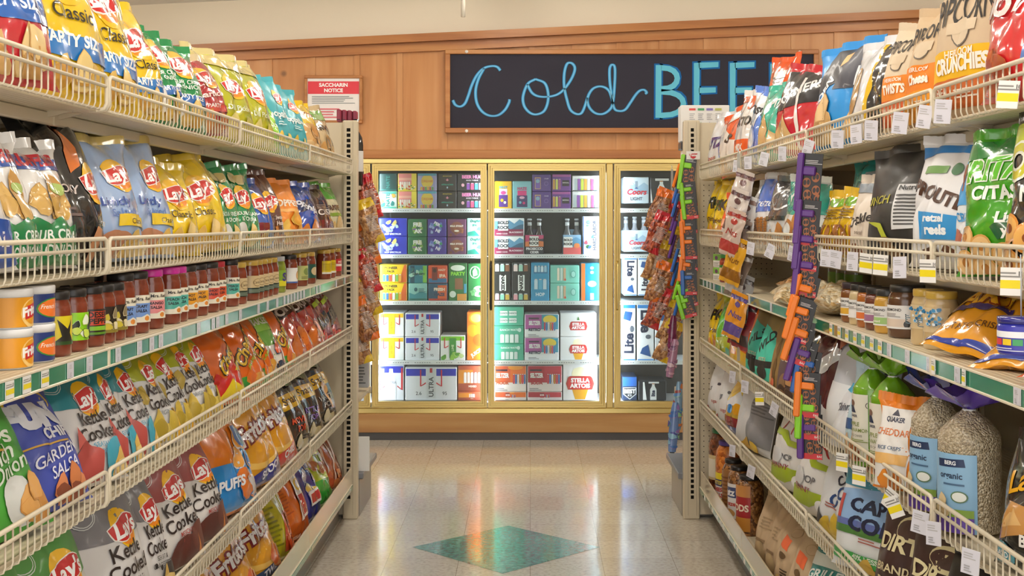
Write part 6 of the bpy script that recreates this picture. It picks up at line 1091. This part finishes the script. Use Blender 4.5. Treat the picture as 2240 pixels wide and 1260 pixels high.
hangtags(0, [(1618, 0, 5), (1646, 0, 0), (1678, 0, 14), (1722, 0, 4), (1775, 0, 18), (1845, 0, 3), (1888, 0, -4), (1920, 0, 5), (1982, 0, 8), (2035, 0, 10), (2078, 0, 6), (2222, 1, 6)])
hangtags(1, [(1630, 0, 6), (1650, 0, 10), (1690, 0, 24), (1742, 0, 15), (1818, 0, 4), (1838, 0, 10), (1878, 0, 2), (1908, 1, 6), (1940, 1, 4), (1984, 0, -3), (2047, 1, 0), (2232, 1, 0)])
hangtags(3, [(1610, 0, 3), (1638, 0, 6), (1672, 1, -5), (1700, 0, 24), (1855, 1, 0), (1893, 1, 3), (1955, 1, 25), (1982, 1, -25), (2026, 0, 8), (2060, 0, -4), (2140, 0, 5)])
hangtags(4, [(1610, 0, 0), (1650, 0, 14)])
# ------------------------------------------------------------------ strips of hanging goods
def strip(x, y, z0, z1, desc, place, tilt=0):
    mb = MB().box(-.006, .006, -.0006, .0006, z0-z1, 0, film('strip_film', '#e8e8e4', .35), 0)
    mb.tube([(0, 0, 0), (0, -.004, .012), (0, .03, .02)], .0015, M('#b9bcc0', 'p'), 5)
    reg(mb.build('clip_strip', None, (x, y, z1), (0, R(tilt), 0)), desc, place, 'clip strip')
PCOL = {'purple': '#5c2f86', 'orange': '#f07f1c', 'green': '#86cf1c', 'blue': '#2a63b4'}
def clip_card(px, py, Y, col, rotz, roll, w, h, place, desc2, key, group):
    cx, cz = wx(px, Y), wz(py, Y)
    o = MB().box(-w/2, w/2, -.001, .001, -h/2, h/2, M('#1c191b', 'p'), .0004)
    A = w/h; G = np.array([[(-w/2+w*a, -.0011, -h/2+h*b_) for b_ in (0, 1)] for a in (0, 1)], float)
    lay = B(0, .13, '#d0242c') + T('BAG', .2, .065, .07, '#f3e4e0', .01) + LINES(-.1, .2, .82, .9, 3, '#c9c6c8')
    for (a, b_) in ((-.05, .5), (.1, .6), (.12, .38), (-.02, .3), (.17, .23), (.0, .19)):
        lay = lay + El(a, b_, .07, .085, '#a45c2a') + El(a-.028, b_, .026, .045, '#22130f') + El(a+.03, b_+.01, .026, .045, '#22130f')
    lay_art(o, cut_art('clip%.2f' % A, lay, A, 1, 1, 0, 1), A, G, np.tile(np.array([0, -1., 0]), (2, 2, 1)), 'p', .0003, .0002, False)
    o = o.build('chip_clip', None, (cx, Y, cz), (0, R(roll), R(rotz)))
    MB().box(-w/2-.006, -w/2+.014, -.014, -.0012, -h*.5, h*.5, M(PCOL[col], 'p'), .004).build('clip_bar', o)
    MB().box(-w/2+.012, -w/2+.05, -.012, -.003, h*.12, h*.28, M(PCOL[col], 'p'), .004).build('thumb_tab', o)
    reg(o, col + ' chip clip on a pretzel card', place, 'chip clip', group, key, 'from the top')
mids = [(1771, 400, 'purple', 5), (1768, 487, 'purple', 5), (1766, 543, 'purple', 6), (1765, 600, 'purple', 7), (1760, 651, 'orange', 14), (1752, 700, 'orange', 16), (1750, 748, 'orange', 18), (1755, 792, 'purple', 16), (1766, 815, 'blue', 10), (1768, 864, 'orange', 3), (1770, 912, 'green', 2), (1774, 955, 'purple', 0)]
for i, (px, py, c, rl) in enumerate(mids): clip_card(px, py, 3.70-.004*((i*3) % 4)-.006*i*.2, c, -24, rl, .066, .13 if i else .17, 'on the right shelf strip', '', i, 'chip clips on the shelf strip')
strip(wx(1778, 3.72), 3.722, wz(985, 3.72), wz(330, 3.72), 'clear hanging strip holding chip clips', 'hooked on the top right shelf')
post = [(1504, 378, 'green', 8), (1507, 425, 'green', -6), (1509, 452, 'green', -7), (1508, 483, 'orange', -3), (1506, 510, 'orange', -3), (1508, 540, 'orange', -3), (1509, 566, 'orange', -3), (1503, 590, 'orange', 6), (1508, 618, 'blue', -2), (1505, 645, 'green', -16), (1502, 668, 'green', -16)]
for i, (px, py, c, rl) in enumerate(post): clip_card(px, py, 6.17-.0055*(i % 3)-.008, c, -6, rl, .072, .12 if i else .17, 'by the right slotted post', '', i, 'chip clips on the post strip')
strip(wx(1512, 6.17), 6.175, wz(700, 6.17), wz(336, 6.17), 'clear hanging strip holding chip clips', 'by the right slotted post')
mb = MB().box(-.033, .033, -.001, .001, -.02, .02, M('#ece9e6', 'p'), .001); G = np.array([[(-.032+.064*a, -.0012, -.019+.038*b_) for b_ in (0, 1)] for a in (0, 1)], float)
lay_art(mb, cut_art('toms', P('#b8242c', (-.55, .7), (.55, .75), (.3, .2), (0, .05), (-.3, .2)) + T('Toms', 0, .52, .4, '#f4f0ee', .05), 1.68, 1, 1, 0, 1), 1.68, G, np.tile(np.array([0, -1., 0]), (2, 2, 1)), 'p', .0003, .0002, False)
reg(mb.build('strip_header', None, (wx(1516, 6.16), 6.155, wz(340, 6.16))), 'small white header card with red emblem', 'above the green chip clips', 'header card')
NUT = {'r': ('#c8202c', [(.1, '#7a2a1c'), (.5, '#b5462c'), (.9, '#d0683c')]), 'y': ('#e6c01c', [(.1, '#8a5a34'), (.5, '#b5804c'), (.9, '#cfa06a')]), 'o': ('#ef7418', [(.1, '#7a4424'), (.5, '#a8683a'), (.9, '#c48a52')])}
def nutbag(px, py, Y, kind, roll, key, place, w=.085, h=.19, rz=0, desc=None):
    col, stops = NUT[kind]; mat = speck('nuts_' + kind, stops, 75, .18, .9, .7); rr = random.Random(key*13+5)
    F, K = bag_grid(w, h, .042, rr, 1.2, .04)
    mb = MB().grid(F, mat).grid(K, mat, flip=True)
    lay_art(mb, cut_art('nut'+kind, P(col, (-.4, .8), (.4, .9), (.4, 1.1), (-.4, 1.1)) + P(col, (-.1, -.1), (.4, -.1), (.4, .2), (.1, .16)) + LINES(-.05, .22, .3, .7, 12, '#cfc4ba'), .45, NU, NV, 0, 1), .45, F, grid_normals(F), 'f', .0006, .0003)
    o = mb.build('snack_bag', None, (wx(px, Y), Y, wz(py, Y)), (0, R(roll), R(rz)))
    MB().box(-w*.45, w*.45, -.0008, .0008, h-.003, h+.016, M(col, 'f'), .0004).build('top_seal', o)
    reg(o, 'clear nut bag with ' + {'r': 'red', 'y': 'yellow', 'o': 'orange'}[kind] + ' corners', place, 'snack bag', 'hanging nut bags ' + place, key, 'from the top')
for i, (px, py, k) in enumerate([(820, 478, 'r'), (822, 532, 'y'), (815, 580, 'o'), (818, 640, 'r'), (817, 690, 'y'), (812, 745, 'o'), (798, 795, 'y')]):
    nutbag(px, py, 6.34-.022*(i % 2)-.01*((i*2) % 3), k, -17, i, 'hanging beside the left post', .1, .21)
for i, (px, py, k) in enumerate([(1424, 500, 'o'), (1420, 552, 'r'), (1418, 612, 'y'), (1424, 660, 'o'), (1420, 716, 'r'), (1444, 790, 'y'), (1452, 745, 'y')]):
    nutbag(px, py, 6.42-.03*(i % 2)-.012*((i*2) % 3), k, 22, 10+i, 'hanging left of the right post', .09, .2)
for i, (px, py, k) in enumerate([(1458, 520, 'r'), (1456, 575, 'y'), (1452, 640, 'r'), (1455, 690, 'o')]):
    nutbag(px, py, 6.54-.02*(i % 2), k, 14, 20+i, 'rear row by the right post', .075, .18)
strip(wx(786, 6.4), 6.42, wz(800, 6.4), wz(400, 6.4), 'clear hanging strip holding nut bags', 'beside the left post'); strip(wx(1470, 6.6), 6.6, wz(780, 6.6), wz(370, 6.6), 'clear hanging strip holding nut bags', 'left of the right post')
# clip packs seen edge-on between the nut bags and the post
for i, (px, py, c) in enumerate([(1480, 385, 'orange'), (1479, 420, 'blue'), (1477, 450, 'blue'), (1474, 480, 'purple'), (1472, 510, 'purple'), (1470, 540, 'purple'), (1476, 570, 'blue'), (1476, 600, 'blue'), (1480, 630, 'green'), (1482, 665, 'blue')]):
    Y = 6.3+.02*(i % 2); h = .12
    o = MB().box(-.0012, .0012, -.033, .033, -h/2, h/2, M('#2a2430', 'g'), .0004).build('chip_clip', None, (wx(px, Y), Y, wz(py, Y)), (0, R(16), R(8)))
    MB().box(-.015, -.0013, -.036, -.02, -h/2, h/2, M(PCOL[c], 'p'), .004).build('clip_bar', o)
    reg(o, c + ' chip clip seen edge-on', 'behind the right nut bags', 'chip clip', 'edge-on chip clips', i, 'from the top')
def pouch(px0, py0, px1, py1, Y, r, cols, lay, desc, place, key, name='drink_pouch', cat='pouch'):
    a = Vector((wx(px0, Y), Y, wz(py0, Y))); b_ = Vector((wx(px1, Y), Y, wz(py1, Y))); L = (b_-a).length; n = 14; k = 8
    G = np.array([[(r*math.cos(-math.pi*(1-i/n)) *(.55+.45*math.sin(math.pi*min(1, .1+j/k*.9))**.5), r*.6*math.sin(-math.pi*(1-i/n))*(.55+.45*math.sin(math.pi*min(1, .1+j/k*.9))**.5), L*j/k) for j in range(k+1)] for i in range(n+1)]); K = G.copy(); K[:, :, 1] *= -1
    mb = MB().grid(G, M(cols[0], 'f')).grid(K, M(cols[0], 'f'), flip=True); A = 2*r/L
    lay_art(mb, cut_art('pou'+desc, lay, A, n, k, .01, .99), A, G, grid_normals(G), 'f', .0006, .0003)
    ang = math.atan2(b_.x-a.x, b_.z-a.z)
    o = mb.build(name, None, a, (0, ang, 0))
    MB().box(-r*.5, r*.5, -r*.3, r*.3, -.006, .004, M(cols[1], 'm'), .002).build('end_cap', o)
    reg(o, desc, place, cat, None, key)
FL = lambda c: CH(-.2, .05, .2, .95, 16, c, .06, 7)
pouch(1464, 825, 1478, 742, 6.3, .021, ('#a87a98', '#2a2028'), FL(['#c99ab0', '#8a5f86', '#d8b8c4', '#6f4a70']), 'mauve floral tube pouch', 'hanging by the right post', 0)
pouch(1470, 988, 1478, 880, 6.32, .024, ('#6f8fc8', '#23242c'), FL(['#8fc0dc', '#5a5fb0', '#7ab88a', '#4a78c0', '#9a7ac4']), 'blue floral tube pouch', 'lowest one hanging by the right post', 1)
pouch(1482, 940, 1486, 835, 6.33, .02, ('#7aa0c0', '#4a3030'), FL(['#c87a4a', '#5a8ac0', '#8ac08a', '#a04a4a']), 'light blue tube pouch with coloured spots', 'hanging by the right post', 2)
pouch(1468, 770, 1474, 690, 6.36, .02, ('#7a2452', '#3a1a2a'), FL(['#8a3060', '#6a1c46']), 'dark magenta tube pouch', 'hanging by the right post', 3)
# strip of jerky pouches in front of the second right shelf
for i, (px, py, c, c2) in enumerate([(1612, 415, '#cfc4bc', '#7a5a5c'), (1600, 455, '#d6cbc4', '#6a4a4a'), (1593, 500, '#c8b4a8', '#a83a34'), (1606, 520, '#b9a498', '#5a4640'), (1622, 470, '#e2deda', '#8a6a5c'), (1596, 560, '#d8a028', '#8a5a1c'), (1606, 590, '#7a6a60', '#c9c4be'), (1612, 640, '#8a8a8c', '#4a4648'), (1600, 680, '#d8902a', '#5a4a8a'), (1614, 700, '#8a2c34', '#4a3a3c')]):
    Y = 4.9-.012*(i % 3); h = .17; w = .1
    rr = random.Random(i+50); F, K = bag_grid(w, h, .022, rr, .8, .03); m = M(c, 'f')
    mb = MB().grid(F, m).grid(K, m, flip=True); lay_art(mb, cut_art('jky%d' % i, B(.1, .35, c2) + T('Nuts', 0, .55, .2, c2, .02, .2) + El(0, .8, .1, .07, c2) + B(.9, 1, c2), .6, NU, NV, 0, 1), .6, F, grid_normals(F), 'f', .0006, .0003)
    o = mb.build('snack_pouch', None, (wx(px, Y)-.004, Y, wz(py+60, Y)), (0, R(17), R(-52)))
    MB().box(-w*.46, w*.46, -.0008, .0008, h-.002, h+.014, m, .0004).build('top_seal', o)
    reg(o, 'slim snack pouch', 'on the second right shelf strip', 'snack pouch', 'snack pouches on the strip', i, 'from the top')
strip(wx(1616, 4.93), 4.935, wz(790, 4.93), wz(335, 4.93), 'clear hanging strip holding slim pouches', 'hooked on the top right shelf')
# small round tin hanging near the front right
o = MB().lathe([(.001, 0), (.034, 0), (.036, .004), (.036, .05), (.001, .051)], M('#2c2f9c', 'g'), 24).build('round_tin', None, (XR-.03, 2.06, 1.235), (0, 0, R(-65)))
G = revolve_patch(.0366, .006, .046, -math.pi/2-1.2, -math.pi/2+1.2, 12, 2); mb = MB().grid(G, M('#3a3aa8', 'p')); lay_art(mb, cut_art('tin', B(.55, .8, '#e9e9ee') + B(.25, .5, '#d03a44', 0, -.5, -.1) + B(.25, .5, '#e0c02a', 0, -.05, .3) + B(.25, .5, '#3a9a5c', 0, .35, .7) + LINES(-.8, .8, .02, .2, 2, '#c9c9dc'), 2, 12, 2, 0, 1), 2, G, grid_normals(G), 'p', .0004, .0003); mb.build('label', o)
MB().lathe([(.001, .0505), (.037, .0505), (.037, .06), (.001, .061)], M('#23247c', 'g'), 24).build('lid', o)
reg(o, 'small round purple blue tin with striped label', 'in front of the right jar shelf', 'tin')
mb = MB(); mb.tube([(0, 0, 0), (0, .002, .1)], .0012, M('#b9bcc0', 'p'), 5); reg(mb.build('hanging_wire', None, (XR-.03, 2.06, 1.295)), 'short thin wire holding the round tin', 'under the second right shelf', 'wire')

# ------------------------------------------------------------------ light, world, camera
w = bpy.data.worlds.new('world'); SC.world = w; w.use_nodes = True
bg = w.node_tree.nodes['Background']; bg.inputs[0].default_value = (1, .97, .93, 1); bg.inputs[1].default_value = 1.6
cam = bpy.data.cameras.new('camera'); co = bpy.data.objects.new('camera', cam); COL.objects.link(co)
cam.sensor_width = 36; cam.lens = 36*FPX/2240; cam.shift_x = (1120-VX)/2240; cam.shift_y = (VY-630)/2240
co.location = (0, 0, EYE); co.rotation_euler = (R(90), 0, 0); cam.clip_start = .05
SC.camera = co
vs = SC.view_settings
SC.display_settings.display_device = 'sRGB'; vs.view_transform = 'Standard'; vs.look = 'None'; vs.gamma = 1; vs.use_curve_mapping = False
vs.exposure = 0.36
SC.cycles.max_bounces = 7; SC.cycles.diffuse_bounces = 4; SC.cycles.glossy_bounces = 3; SC.cycles.transmission_bounces = 3; SC.cycles.transparent_max_bounces = 8
SC.cycles.sample_clamp_indirect = 6; SC.cycles.use_denoising = True; SC.cycles.adaptive_threshold = .02
finish_labels()
